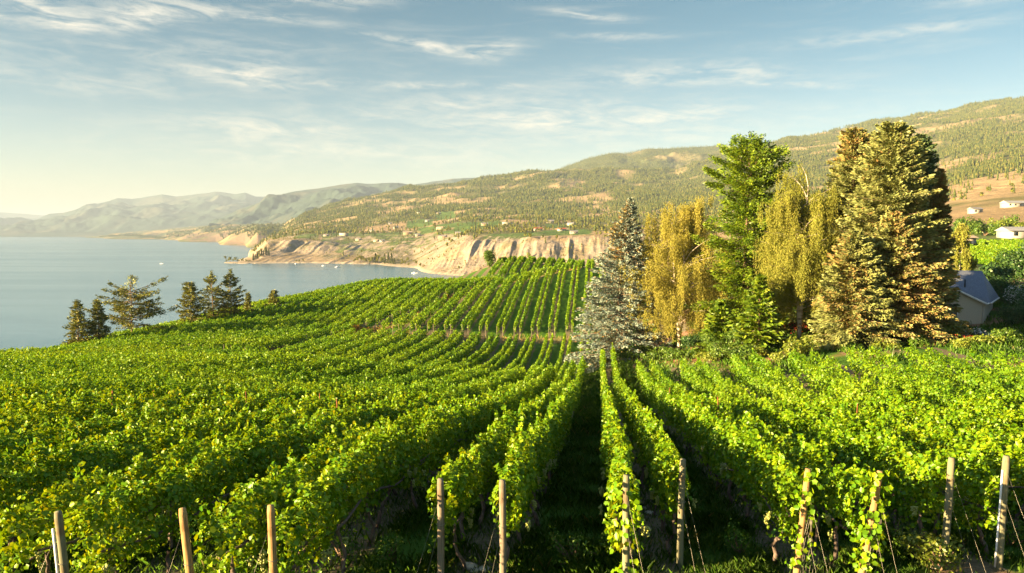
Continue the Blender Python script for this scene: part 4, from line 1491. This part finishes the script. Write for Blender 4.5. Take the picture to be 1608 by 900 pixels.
conifer('spruce', 'dark green spruce at the shaded right side of the clump', b, H, 3.0, 'dark_spruce', 81, prof=lambda t: (1 - t) ** .5, nb=320, per=240, droop=.22, size=.115, h0=.05)
b, H = tree_h(1471, 60, 262)
conifer('spruce', 'slender half browned spruce at the right end of the clump', b, H, 1.75, 'spruce', 91, prof=lambda t: (1 - t) ** .8, nb=280, per=200, droop=.2, size=.092, h0=.06,
        two=('spruce_brown', lambda c, r: np.where(c[:, 2] > .5, .6, .25)))
b, H = tree_h(1402, 55.5, 330)
conifer('spruce', 'low browned spruce in front of the clump near the cottage', b, H, 3.2, 'spruce', 95, prof=lambda t: (1 - t) ** .6, nb=260, per=240, droop=.3, size=.092, h0=.08,
        two=('spruce_brown', lambda c, r: np.where(c[:, 0] > -.1, .55, .1)))
b, H = tree_h(1340, 54.5, 360)
conifer('spruce', 'low olive spruce at the front left foot of the clump', b, H, 2.9, 'spruce', 96, prof=lambda t: (1 - t) ** .6, nb=260, per=240, droop=.3, size=.092, h0=.10, two=('spruce_brown', brown))
b, H = tree_h(1505, 92, 345)
weeping('weeping_birch', 'small yellow-green weeping tree behind the cottage roof', b, H, 2.2, 'birch_green', 53, 160, low=.2, leaf=.11, stems=2)
b, H = tree_h(1195, 58, 430)
conifer('fir', 'young dark green fir below the tall green fir', b, H, 2.1, 'fir', 97, nb=110, per=70, droop=.15, size=.15, h0=.03)
b, H = tree_h(1135, 61, 470)
conifer('fir', 'short bushy fir right of the golden birch', b, H, 2.0, 'fir', 98, nb=100, per=70, droop=.12, size=.15, h0=.03)

GARDEN = [(1000, 69, 1.7, .9, 'shrub', 'low juniper mound right of the blue spruce foot'), (1045, 69, 2.0, .9, 'shrub', 'spreading juniper below the golden birch'), (1085, 70, 1.7, .8, 'shrub', 'green ground shrub between the birch and the fir'), (1120, 70, 1.6, 1.0, 'shrub_light', 'yellow-green shrub before the bushy fir'),
          (1165, 70, 1.6, 1.5, 'shrub', 'mid green shrub at the fir foot'), (1215, 74, 1.6, 1.2, 'shrub_dark', 'dark shrub right of the young fir'), (1257, 66, 1.3, 1.7, 'shrub_light', 'light yellow-green bush at the garden edge'), (1225, 66, .9, .8, 'shrub_light', 'small light bush left of the yellow-green bush'),
          (1275, 80, 1.4, 1.1, 'shrub_red', 'shrub with red flowers left of the spruces'), (1245, 84, 1.3, 1.0, 'shrub_red', 'red flowering shrub behind the light bush'), (1300, 72, 1.0, .8, 'shrub_light', 'small sunlit bush below the spruces'),
          (1488, 73, 1.35, 1.7, 'shrub_light', 'large yellow-green bush hiding the corner of the cottage'), (1548, 73, 1.3, .9, 'shrub_white', 'pale flowering shrub before the cottage'), (1520, 67, 1.4, .7, 'shrub_light', 'bright bush at the vineyard edge below the cottage'), (1558, 67, 1.5, .8, 'shrub_light', 'bright bush right below the cottage wall'),
          (1590, 70, 1.5, 1.1, 'shrub', 'green shrub right of the bright bush at the frame side'), (1450, 68, 1.2, .9, 'shrub', 'low shrub in front of the browned boughs'), (1400, 67, 1.0, .7, 'shrub_light', 'low bright shrub under the largest spruce'), (1345, 67, 1.1, .7, 'shrub', 'low green shrub left of the largest spruce'),
          (1600, 84, 2.0, 2.2, 'shrub_dark', 'dark shrub on the lawn right of the cottage'), (1590, 98, 2.6, 3.2, 'shrub_dark', 'tall dark bush behind the lawn'), (1565, 104, 2.2, 2.8, 'shrub_dark', 'dark bush behind the cottage corner'), (1612, 92, 2.0, 2.6, 'shrub_white', 'white flowering bush at the right frame edge'), (1630, 88, 2.4, 3.2, 'shrub_dark', 'dark hedge bush beyond the picnic table'),
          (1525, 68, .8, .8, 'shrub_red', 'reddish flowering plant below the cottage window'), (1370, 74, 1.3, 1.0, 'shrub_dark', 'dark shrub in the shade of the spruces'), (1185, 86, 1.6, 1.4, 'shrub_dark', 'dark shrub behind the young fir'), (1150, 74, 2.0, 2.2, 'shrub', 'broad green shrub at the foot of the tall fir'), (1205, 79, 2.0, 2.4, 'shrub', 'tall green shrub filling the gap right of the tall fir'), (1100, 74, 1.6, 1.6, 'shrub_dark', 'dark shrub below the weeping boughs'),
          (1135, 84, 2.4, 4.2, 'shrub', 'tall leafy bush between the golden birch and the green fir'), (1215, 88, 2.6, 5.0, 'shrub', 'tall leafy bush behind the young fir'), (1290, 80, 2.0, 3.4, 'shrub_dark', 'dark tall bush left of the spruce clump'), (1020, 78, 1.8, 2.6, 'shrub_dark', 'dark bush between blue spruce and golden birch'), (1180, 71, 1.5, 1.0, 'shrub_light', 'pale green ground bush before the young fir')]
for i, (xp, D, rx, rz, mat, lab) in enumerate(GARDEN):
    kf = float(np.interp(xp, [1000, 1060, 1150, 2000], [1, .92, .79, .76]))
    rx, rz = rx * kf * 1.05, rz * kf * 1.05
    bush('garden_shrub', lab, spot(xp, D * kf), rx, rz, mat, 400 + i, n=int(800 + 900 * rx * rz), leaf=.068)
for i, (xp, D, rx, rz) in enumerate(((1594, 108, 3.0, 3.6), (1572, 98, 2.2, 2.0), (1640, 106, 4, 6.0))):
    bush('walnut_tree', ['dark leafy tree with a sloping crown behind the lawn', 'lower dark tree left of the sloping dark crown', 'tall dark tree half outside the frame'][i], spot(xp, D), rx, rz, 'shrub_dark', 450 + i, n=4200, leaf=.17, lift=.6, cat='tree')
for i, (xp, D, rx, rz) in enumerate(((1545, 285, 4, 4.5), (1560, 292, 5, 5), (1580, 300, 5, 6), (1600, 290, 5, 5), (1530, 300, 4, 5), (1620, 296, 6, 6), (1512, 296, 4, 6))):
    bush('orchard_tree', f'round green tree in the line beyond the cottage vineyard, {ordinal([5, 4, 3, 2, 6, 1, 7][i])} from the right frame edge', spot(xp, D), rx, rz, ('shrub', 'shrub_light')[i % 2], 470 + i, 'orchard trees beyond the cottage vineyard', n=1500, leaf=.3, cat='tree')

# lakeside trees standing below the brow
dome = lambda t: (math.sin(min(1, max(.0, t * 1.05 + .06)) * math.pi) ** .55)
LAKE = [(118, 108, 471, 2.1, 'lakeside_fir', 'sparse lakeside fir, leftmost of the trees against the water', cone, .10, 170, 75, .03), (150, 110, 469, 2.2, 'lakeside_fir', 'dark pointed lakeside fir close to the leftmost one', cone, .05, 180, 80, .03),
        (297, 130, 443, 2.3, 'lakeside_pine', 'bushy lakeside pine, left of the two tall ones', lambda t: (1 - t) ** .45, .0, 160, 90, .05), (332, 134, 424, 1.8, 'lakeside_pine', 'tall narrow lakeside pine in the middle of the group', dome, .12, 120, 80, .1),
        (361, 136, 422, 1.9, 'lakeside_pine', 'tall dense lakeside pine, right of the group', dome, .05, 150, 90, .05), (388, 140, 459, 1.0, 'lakeside_fir', 'small young fir right of the tall lakeside pines', cone, 0, 90, 50, .05), (428, 146, 455, 1.6, 'lakeside_fir', 'short dark fir standing alone on the brow', lambda t: (1 - t) ** .6, 0, 100, 60, .03)]
for i, (xp, D, yt, R, nm, lab, pf, gp, nb, per, h0) in enumerate(LAKE):
    b, H = tree_h(xp, D, yt)
    conifer(nm, lab, b, H, R * .86, 'lake_pine', 500 + i, 'trees between the vineyard and the lake', pf, nb, int(per * .8), .12, .12, h0, gp, .2, jit=.42, tuft=.11, sjit=.16)
b, H = tree_h(203, 116, 440)
conifer('lakeside_pine', 'old open pine with a broad ragged crown and visible trunk', b, H, 3.9, 'lake_pine', 520, 'trees between the vineyard and the lake', lambda t: .35 + .65 * abs(math.sin(t * 9.5)) ** .8 * (1 - .15 * t), 95, 150, .10, .12, .28, .36, .17, jit=.5, up=.22, tuft=.17, sjit=.22,
        extra=[(.62, .25, 3.0), (.42, .1, 3.5), (.52, .3, 3.2)])
b, H = tree_h(108, 104, 527)
bush('brow_shrub', 'dry yellowish shrub on the brow below the leftmost firs', spot(95, 101), 2.2, 1.6, 'shrub_gold', 530, n=900, leaf=.12)
bush('brow_shrub', 'dark shrub on the brow left of the bushy pine', spot(268, 127), 1.6, 1.2, 'shrub_dark', 531, n=600, leaf=.12)
c0, Dq = hit(775, 432, 150, 240)
bush('field_maple', 'leafy small tree at the left corner of the farthest vine terrace', spot(768, 206), 2.4, 4.2, 'shrub', 532, n=2200, leaf=.16, cat='tree')
for i, (xp, D, s, lab) in enumerate(((560, 122, 1.5, 'orange-yellow dry bush beside the dry grass track'), (540, 118, 1.2, 'low golden bush left of the orange-yellow one'), (702, 148, 1.0, 'rusty dry bush at the corner of the steep block'), (790, 170, 1.2, 'reddish dry bush above the steep block'), (860, 219, 1.2, 'golden bush behind the farthest terrace'),
                                     (905, 221, 2.0, 'yellow bush behind the farthest terrace, nearest the blue spruce'), (930, 225, 2.4, 'olive bush right behind the last vines'), (885, 224, 1.4, 'pale bush between the golden and yellow ones'))):
    bush('dry_bush', lab, spot(xp, D), s, s * .8, 'shrub_gold' if i < 5 else 'shrub_light', 540 + i, 'dry bushes around the far blocks', n=500, leaf=.13)

# ------------------------------------------------------------------ cottage
hb = spot(1501, 70)
hx, hy = hb[0], hb[1]
gz = hb[2] - .2
ht = empty('cottage', (hx, hy, gz), 'beige stucco cottage with a slate blue shingle roof behind the spruces', 'cottage', rz=R_(-31))
Wd2, Ln, We, Wa = 2.95, 5.0, 3.05, 4.5
w_ = MB()
w_.poly([(-Wd2, 0, 0), (Wd2, 0, 0), (Wd2, 0, We), (0, 0, Wa), (-Wd2, 0, We)])
w_.poly([(Wd2, 0, 0), (Wd2, Ln, 0), (Wd2, Ln, We), (Wd2, 0, We)])
w_.poly([(-Wd2, Ln, 0), (-Wd2, 0, 0), (-Wd2, 0, We), (-Wd2, Ln, We)])
w_.poly([(Wd2, Ln, 0), (-Wd2, Ln, 0), (-Wd2, Ln, We), (0, Ln, Wa), (Wd2, Ln, We)])
w_.build('wall', M['stucco'], ht)
ov = .32
pit = (Wa - We) / Wd2
zE = We - ov * pit
for sx in (-1, 1):
    k = MB()
    top = [(0, -.35, Wa + .12), (sx * (Wd2 + ov), -.35, zE + .12), (sx * (Wd2 + ov), Ln + .35, zE + .12), (0, Ln + .35, Wa + .12)]
    botv = [(a, b, c - .1) for a, b, c in top]
    if sx > 0:
        k.add(top + botv, [[0, 1, 2, 3], [7, 6, 5, 4], [0, 4, 5, 1], [1, 5, 6, 2], [2, 6, 7, 3]])
    else:
        k.add(top + botv, [[3, 2, 1, 0], [4, 5, 6, 7], [1, 5, 4, 0], [2, 6, 5, 1], [3, 7, 6, 2]])
    k.build('roof', M['shingle'], ht)
    f_ = MB()
    a0, a1 = np.array([sx * .012, -.37, Wa + .09]), np.array([sx * (Wd2 + ov + .02), -.37, zE + .09])
    q = [a0 + (0, 0, .04), a1 + (0, 0, .04), a1 - (0, 0, .2), a0 - (0, 0, .2)]
    f_.add(q + [p_ + np.array([0, .045, 0]) for p_ in q], [[0, 1, 2, 3], [7, 6, 5, 4], [0, 4, 5, 1], [1, 5, 6, 2], [2, 6, 7, 3]])
    f_.build('barge_board', M['trim'], ht)
    MB().box((sx * (Wd2 + ov + .05), Ln / 2, zE + .02), (.11, Ln + .7, .12)).build('gutter', M['trim'], ht)
# taller hipped main roof rising behind the wing
MB().box((-2.6, 6.2, 1.4), (11.0, 7.6, 3.2)).build('rear_wall', M['stucco'], ht)
k = MB()
zt, ze, yf, yb, ym = 6.35, 2.95, 1.2, 10.6, 5.9
xl, xr = -8.6, 3.45
v8 = [(xl, yf, ze), (xr, yf, ze), (2.0, ym, zt), (xl + 3, ym, zt), (xr, yb, ze), (xl, yb, ze)]
k.add(v8, [[0, 1, 2, 3], [3, 2, 4, 5]])
k.add(v8, [[1, 4, 2], [5, 0, 3]])
k.build('rear_roof', M['shingle'], ht)
MB().box((xr + .04, (yf + yb) / 2, ze - .05), (.1, yb - yf, .14)).build('gutter', M['trim'], ht)
fr = MB().box((-.3, -.02, 1.55), (1.5, .06, .8)).build('window', M['trim'], ht)
MB().box((-.3, -.055, 1.55), (1.3, .03, .6)).build('pane', M['glass_dark'], fr)
MB().tube([(Wd2 - .1, -.07, .1), (Wd2 - .1, -.07, We - .1), (Wd2 + .2, -.2, zE)], .045, 8).build('downspout', M['trim'], ht)
MB().tube([(.6, 3.4, 4.2), (.6, 3.4, 5.4)], .09, 8).build('vent_pipe', M['hose'], ht)
MB().box((-2.6, ym - .6, 6.2), (.7, .7, 1.5)).build('chimney', M['brown_wall'], ht)
ht.scale = (.8, .8, .8)
# picnic table on the lawn
tb = spot(1601, 69)
pt = empty('picnic_table', tb, 'wooden picnic table on the shaded lawn right of the cottage', 'picnic table', rz=R_(25))
pt.scale = (.9, .9, .9)
MB().box((0, 0, .74), (1.9, .8, .06)).build('tabletop', M['table_wood'], pt)
for sy in (-1, 1):
    MB().box((0, sy * .72, .44), (1.9, .28, .05)).build('bench_seat', M['table_wood'], pt)
for sx in (-1, 1):
    MB().tube([(sx * .7, -.75, 0), (sx * .7, -.2, .71)], .04, 5).tube([(sx * .7, .75, 0), (sx * .7, .2, .71)], .04, 5).box((sx * .78, 0, .40), (.06, 1.6, .07)).build('leg', M['table_wood'], pt)


# ------------------------------------------------------------------ houses on the bench
def house(base, Wx, Dy, Hh, rz, wall, roof, label, kind='gable', name='house', group='houses on the far bench'):
    root = empty(name, base, label, name.replace('_', ' '), group, rz)
    MB().box((0, 0, Hh / 2 - 1), (Wx, Dy, Hh + 2)).build('wall', M[wall], root)
    k = MB()
    e, rh = .5, min(Wx, Dy) * .24
    x, y = Wx / 2 + e, Dy / 2 + e
    if kind == 'gable':
        v = [(-x, -y, Hh), (x, -y, Hh), (x, y, Hh), (-x, y, Hh), (-x, 0, Hh + rh), (x, 0, Hh + rh)]
        k.add(v, [[0, 1, 5, 4], [2, 3, 4, 5]])
        k.add(v, [[0, 4, 3], [1, 2, 5]])
    else:
        k.box((0, 0, Hh + .25), (2 * x, 2 * y, .5))
    k.build('roof', M[roof], root)
    for i in range(max(2, int(Wx / 4))):
        xx = -Wx / 2 + (i + .5) * Wx / max(2, int(Wx / 4))
        MB().box((xx, -Dy / 2 - .04, Hh * .55), (1.5, .1, 1.3)).build('window', M['glass_dark'], root)
    return root


HOUSES = [(540, 370, 20, 10, 5.5, 'white_wall', 'roof_white', 'flat', 'white two-level house at the tip of the near bench'), (565, 366, 12, 9, 4, 'cream_wall', 'roof_tan', 'gable', 'tan-roofed house right of the white two-level house'), (512, 371, 12, 8, 3.5, 'cream_wall', 'roof_grey', 'gable', 'low cream house left of the white two-level house'),
          (692, 360, 20, 10, 4, 'cream_wall', 'roof_tan', 'gable', 'wide cream house in the middle vineyard'), (797, 353.5, 26, 12, 6.5, 'white_wall', 'roof_white', 'flat', 'large white block house below the forest'), (761, 354.5, 16, 10, 5, 'brown_wall', 'roof_grey', 'gable', 'brown house left of the large white block house'),
          (864, 350, 18, 10, 5, 'white_wall', 'roof_grey', 'gable', 'white house with grey roof right of the large block house'), (845, 362.5, 15, 9, 4, 'cream_wall', 'roof_red', 'gable', 'red-roofed house on the bluff edge, the left one'), (882, 362.5, 15, 8, 3.5, 'white_wall', 'roof_red', 'gable', 'red-roofed house on the bluff edge, the right one'),
          (640, 368, 22, 10, 5, 'brown_wall', 'roof_tan', 'gable', 'brown long building in the middle of the bench'), (655, 371, 14, 9, 4, 'cream_wall', 'roof_grey', 'gable', 'cream house right below the brown long building'), (591, 380, 12, 8, 4, 'cream_wall', 'roof_tan', 'gable', 'lone house on the bluff shoulder'), (600, 380, 10, 7, 3.5, 'white_wall', 'roof_grey', 'gable', 'little house beside the lone house on the bluff shoulder'),
          (622, 359, 14, 9, 4.5, 'white_wall', 'roof_grey', 'gable', 'white house behind the brown long building'), (720, 368.5, 16, 9, 4, 'white_wall', 'roof_grey', 'gable', 'white house at the lower middle fields'), (658, 336, 14, 10, 5, 'white_wall', 'roof_grey', 'gable', 'white house up in the forest edge'), (689, 336.5, 12, 9, 5, 'cream_wall', 'roof_grey', 'gable', 'cream house up in the forest edge'),
          (671, 348, 14, 9, 4, 'white_wall', 'roof_grey', 'gable', 'white house above the middle vineyard'), (708, 348, 14, 9, 4, 'cream_wall', 'roof_tan', 'gable', 'cream house above the wide cream house'), (897, 354, 18, 10, 4.5, 'white_wall', 'roof_white', 'gable', 'white farm building nearest the blue spruce'), (584, 364, 12, 8, 4, 'white_wall', 'roof_grey', 'gable', 'small white house near the bench fields'),
          (612, 352.5, 12, 8, 4, 'white_wall', 'roof_grey', 'gable', 'small white house at the foot of the woods'), (563, 377.5, 12, 8, 3.5, 'cream_wall', 'roof_grey', 'gable', 'cream house behind the clay cliff edge'), (695, 374, 18, 9, 4, 'brown_wall', 'roof_grey', 'gable', 'brown shed on the lower fields'), (465, 369.5, 12, 8, 4, 'cream_wall', 'roof_grey', 'gable', 'pale house on the left end of the near bench'),
          (901, 367, 13, 8, 3.5, 'cream_wall', 'roof_grey', 'gable', 'cream house on the bluff edge near the last vines')]
HPOS = []
for i, (x, y, wx, dy_, hh, wl, rf, kd, lab) in enumerate(HOUSES):
    c0, Dq = hit(x, y, 300)
    HPOS.append(c0)
    house(c0, wx, dy_, hh, YAW + R_((i * 37) % 50 - 25), wl, rf, lab, kd)
for (x, y, wx, dy_, hh, wl, rf, kd, lab, nm) in ((1594, 373, 10, 6, 2.4, 'white_wall', 'roof_white', 'gable', 'long white barn beyond the cottage vineyard', 'barn'), (1592, 325, 18, 8, 3.0, 'white_wall', 'roof_white', 'gable', 'white shed high on the dry slope', 'shed'), (1531, 335, 8, 6, 3.0, 'white_wall', 'roof_grey', 'gable', 'tiny white hut below the dry slope', 'hut'),
                                                 (1519, 392, 3, 3, 3.4, 'cream_wall', 'roof_tan', 'gable', 'small tan pump house behind the spruces', 'pump_house')):
    c0, Dq = hit(x, y, 150)
    house(c0, wx, dy_, hh, YAW + .15, wl, rf, lab, kd, nm, None)

# ------------------------------------------------------------------ boats
def boat(p, L, rz, label):
    root = empty('motorboat', p, label, 'boat', 'boats moored on the lake', rz)
    s = np.linspace(0, 1, 9)
    hwid = L * .16 * np.clip(1 - s ** 3, .02, 1)
    shr = L * .09 + L * .05 * s ** 2
    k = MB()
    rows = []
    for i in range(9):
        xx = (s[i] - .5) * L
        rows += [(xx, -hwid[i], shr[i]), (xx, -hwid[i] * .6, -.2), (xx, hwid[i] * .6, -.2), (xx, hwid[i], shr[i])]
    f = []
    for i in range(8):
        for j in range(4):
            f.append([i * 4 + j, (i + 1) * 4 + j, (i + 1) * 4 + (j + 1) % 4, i * 4 + (j + 1) % 4])
    k.add(rows, f)
    k.f.append(np.array([[0, 1, 2, 3]]))
    k.build('hull', M['boat'], root)
    MB().box((-L * .05, 0, L * .17), (L * .36, L * .2, L * .15), 0, .8).build('cabin', M['boat'], root)
    MB().box((L * .06, 0, L * .19), (L * .165, L * .185, L * .055), 0, .95).build('windscreen', M['glass_dark'], root)
    return root


for (x, y, L, rz, lab) in ((651, 429.5, 9, .1, 'white motorboat moored below the near bluff, closest to the vineyard'), (530, 420, 9, .9, 'white motorboat off the middle of the beach'), (508, 418, 8, .3, 'small white boat left of the mid-beach motorboat'), (254, 414.5, 7, .2, 'lone small boat far out on the open lake'), (465, 414.5, 7, 1.4, 'little boat close to the left end of the beach')):
    q = P(x, y, 1000)
    k = CAMZ / (CAMZ - q[2])
    boat((q[0] * k, q[1] * k, 0), L, rz, lab)


# ------------------------------------------------------------------ trees of the far shore and the wooded hill
def far_conifer(r, h, n=16):
    """one small conifer as an uneven stack of needle tiers"""
    v, f = [], []
    m = 0
    for k in range(4):
        z0, z1 = h * (.10 + .22 * k), h * (.10 + .22 * k + .36)
        rr = h * .19 * (1 - .21 * k) * r.uniform(.75, 1.25)
        a = np.arange(6) / 6 * 6.283 + r.random() * 6
        ring = np.stack([np.cos(a) * rr * r.uniform(.6, 1.3, 6), np.sin(a) * rr * r.uniform(.6, 1.3, 6), z0 + r.uniform(-.05, .05, 6) * h], 1)
        v.append(np.concatenate([ring, [[r.normal(0, .015) * h, r.normal(0, .015) * h, min(z1, h)]]]))
        f.append(np.stack([np.arange(6), (np.arange(6) + 1) % 6, np.full(6, 6)], 1) + m)
        m += 7
    return np.concatenate(v), np.concatenate(f)


def far_round(r, h):
    v, f = [], []
    m = 0
    for k in range(26):
        d = unit(r.normal(0, 1, (1, 3)))[0]
        c = np.array([0, 0, h * .55]) + d * np.array([h * .26, h * .26, h * .36]) * r.uniform(.5, 1)
        nn = unit((d + r.normal(0, .5, 3))[None])[0]
        u = unit(np.cross(nn, r.normal(0, 1, 3))[None])[0]
        w = np.cross(nn, u)
        s = h * .15
        a = np.arange(5) / 5 * 6.283
        v.append(c + (np.cos(a)[:, None] * u + np.sin(a)[:, None] * w) * s * r.uniform(.6, 1.3, (5, 1)))
        f.append(np.array([[0, 1, 2], [0, 2, 3], [0, 3, 4]]) + m)
        m += 5
    return np.concatenate(v), np.concatenate(f)


r = np.random.default_rng(77)
CONI = [far_conifer(r, 1.0) for _ in range(14)]
RND = [far_round(r, 1.0) for _ in range(10)]


def scatter(name, pos, hs, kinds, mat):
    mb = MB()
    for j in range(24):
        sel = kinds == j
        if not sel.any():
            continue
        pv, pf = (CONI + RND)[j]
        p_, h_ = pos[sel], hs[sel]
        a = r.random(len(p_)) * 6.283
        ca, sa = np.cos(a)[:, None], np.sin(a)[:, None]
        v = np.stack([(pv[None, :, 0] * ca - pv[None, :, 1] * sa) * h_[:, None], (pv[None, :, 0] * sa + pv[None, :, 1] * ca) * h_[:, None], pv[None, :, 2] * h_[:, None]], -1) + p_[:, None, :]
        f = pf[None] + (np.arange(len(p_)) * len(pv))[:, None, None]
        mb.add(v.reshape(-1, 3), f.reshape(-1, 3))
    return tag(mb.build(name, M[mat]), kind='stuff')


# wooded hill
NT_ = 230000
xq = r.uniform(380, 1860, NT_)
Dq = np.sqrt(r.uniform(900 ** 2, 4300 ** 2, NT_))
X, Y = plan(xq, Dq)
Z = FA.height(X, Y)
na = fbm(X / 130, Y / 130, 4, 41)
nb_ = fbm(X / 60, Y / 60, 3, 45)
bench = FA.base(xq, Dq)
hi = np.clip((bench - 75) / 60, 0, 1)
dens = np.clip((na - .38) * 5.0 + (nb_ - .5) * 2.2, 0.06, 1) * (.22 + .78 * hi)
dens *= np.clip((Z - 4) / 4, 0, 1) * np.where((Z < 50) & (Dq < 2000) & (xq < 1000), .05, 1)
# the open dry slope at the right
dens *= np.where((xq > 1440) & (Dq < 1500), .16, 1)
for (fx, fD, hw, hd) in FIELDS_G:
    dens *= np.where((np.abs(xq - fx) < hw) & (np.abs(Dq - fD) < max(hd, 60)), .06, 1)
keep = r.random(NT_) < dens
dz = np.gradient(FA.z, axis=1)
X, Y, Z, Dq, xq, hi = X[keep], Y[keep], Z[keep], Dq[keep], xq[keep], hi[keep]
n = len(X)
kinds = np.where(r.random(n) < .25 + .7 * hi, r.integers(0, 14, n), r.integers(14, 24, n))
hs = r.uniform(8, 18, n) * np.where(kinds >= 14, .55, 1)
print('forest trees', n)
scatter('forest', np.stack([X, Y, Z - .5], 1)[kinds < 14], hs[kinds < 14], kinds[kinds < 14], 'pine_far')
scatter('bench_trees', np.stack([X, Y, Z - .5], 1)[kinds >= 14], hs[kinds >= 14], kinds[kinds >= 14], 'poplar')
# scrub on the clay bluffs
xs_ = r.uniform(405, 960, 5000)
Ds_ = r.uniform(940, 2000, 5000)
Xs, Ys = plan(xs_, Ds_)
Zs = FA.height(Xs, Ys)
ks = (Zs > 3) & (Zs < 48) & (r.random(5000) < np.clip((fbm(Xs / 50, Ys / 50, 3, 49) - .42) * 4, .03, 1))
scatter('bluff_scrub', np.stack([Xs, Ys, Zs - .3], 1)[ks], r.uniform(1.2, 4.0, ks.sum()), r.integers(14, 24, ks.sum()), 'poplar')
# second wooded hill
NT2 = 30000
xq = r.uniform(800, 1260, NT2)
u_ = r.uniform(.35, 1.02, NT2)
Dq = 3600 + 2000 * u_
HX, HY, HZ = HILLB
ui = np.clip((u_ * 89).astype(int), 0, 89)
xi = np.clip(((xq - 700) / 600 * 419).astype(int), 0, 419)
k = fbm(HX[ui, xi] / 150, HY[ui, xi] / 150, 4, 46) + (r.random(NT2) - .5) * .3 > .42
ui, xi = ui[k], xi[k]
scatter('hilltop_forest', np.stack([HX[ui, xi], HY[ui, xi], HZ[ui, xi] - 1], 1), r.uniform(9, 18, len(ui)), r.integers(0, 14, len(ui)), 'pine_far')
# trees along the farther shore
xq = np.concatenate([r.uniform(157, 262, 1500), r.uniform(262, 500, 2600)])
Dq = np.concatenate([np.interp(xq[:1500], [155, 258], [8450, 6550]) + r.random(1500) * 260, np.interp(xq[1500:], [262, 275, 340, 405, 500], [6500, 6200, 5100, 3250, 2950]) + r.random(2600) ** 1.5 * 1600])
X, Y = plan(xq, Dq)
Z = FF.height(X, Y)
k = (Z > .3)
scatter('far_shore_trees', np.stack([X, Y, Z - .5], 1)[k], r.uniform(8, 18, k.sum()), r.integers(0, 24, k.sum()), 'pine_far')

# individual trees one can tell apart on the near shore and bench
PROT = []
for j in range(5):
    rr = np.random.default_rng(900 + j)
    nm = 'shore_pine' if j < 3 else 'shore_poplar'
    root = empty(nm, (0, 0, 0))
    h = 10.0
    MB().tube([(0, 0, -.5), (.1, 0, h * .4), (0, .1, h * .85)], [.22, .16, .05], 5).build('trunk', M['bark'], root)
    m_ = 420
    if j < 3:
        tt = rr.random(m_) ** .8
        rad = h * (.22 - .04 * j) * (1 - tt) ** .7 * (.45 + .55 * rr.random(m_) ** .5)
        lob = 1 + .25 * np.sin(tt * 40 + j)
        a = rr.random(m_) * 6.283
        c = np.stack([np.cos(a) * rad * lob, np.sin(a) * rad * lob, h * (.10 + .9 * tt)], 1)
        sz = .5
    else:
        lb = np.stack([rr.normal(0, 1.0, 9), rr.normal(0, 1.0, 9), rr.uniform(3, 8.5, 9)], 1)
        c = lb[rr.integers(0, 9, m_)] + unit(rr.normal(0, 1, (m_, 3))) * (1.5 * rr.random((m_, 1)) ** .4)
        sz = .5
    nn = unit(rr.normal(0, 1, (m_, 3)) + np.array([0, 0, .5]))
    uu = unit(np.cross(nn, rr.normal(0, 1, (m_, 3))))
    s_ = sz * (.6 + .8 * rr.random((m_, 1)))
    MB().kites(c, uu * s_, np.cross(nn, uu) * s_ * .65).build('crown', M['pine_far' if j < 3 else 'poplar'], root)
    PROT.append(root)
SHORE = []                                             # (x, y, height, prototype) from the photograph
r = np.random.default_rng(5)
for x in np.linspace(353, 392, 13):
    SHORE.append((x + r.uniform(-1, 1), 411.5, r.uniform(5, 11), 3 + int(r.integers(2)), 'spit'))
for x, y, h in ((398, 410, 15), (401, 409, 13), (404, 408, 17), (407, 406, 18), (411, 404, 16), (414, 403, 14), (418, 402, 20), (422, 402, 15), (410, 398, 12), (416, 396, 11)):
    SHORE.append((x, y, h, int(r.integers(5)), 'point'))
for x, y, h in ((557, 413, 12), (562, 413, 16), (566, 413, 20), (571, 413, 18), (575, 413, 14), (580, 414, 16), (584, 415, 18), (590, 414, 24), (594, 414, 22), (600, 415, 18), (604, 415, 25), (610, 415, 27), (615, 415, 26), (619, 416, 16), (632, 416, 14), (636, 416, 10), (642, 418, 8), (654, 417, 12), (660, 419, 9), (470, 412, 8), (476, 412, 9), (465, 412, 7)):
    SHORE.append((x, y, h * .8, 3 + int(r.integers(2)) if (x < 590 or x > 625) else int(r.integers(5)), 'beach'))
for i in range(150):
    x = r.uniform(455, 930)
    y = r.uniform(349, 379) if x < 740 else r.uniform(346, 368)
    SHORE.append((x, y, r.uniform(5, 12), int(r.integers(5)), 'bench'))
LABS = {'spit': ('low green tree on the narrow spit reaching into the lake', 'trees on the narrow spit'), 'point': ('tree on the wooded point left of the clay cliffs', 'trees on the wooded point'),
        'beach': ('tree in the grove behind the bluff beach', 'trees behind the beach'), 'bench': ('single tree among bench fields across the bay', 'trees among the bench fields')}
used = set()
for (x, y, h, j, wh) in SHORE:
    c0, Dq = hit(x, y, 300)
    if c0[2] < .2 or Dq > 3500:
        if c0[2] < .2 and Dq < 3500:
            c0[2] = .5
        else:
            continue
    o = PROT[j] if j not in used else copy_tree(PROT[j])
    used.add(j)
    o.location = c0
    s = h / 10
    o.scale = (s * random.uniform(.85, 1.2), s * random.uniform(.85, 1.2), s)
    o.rotation_euler = (0, 0, random.random() * 6.28)
    kind = 'pine' if j < 3 else 'leafy'
    tag(o, LABS[wh][0] + (', a pointed conifer' if j < 3 else ', a rounded broadleaf'), 'tree', LABS[wh][1])
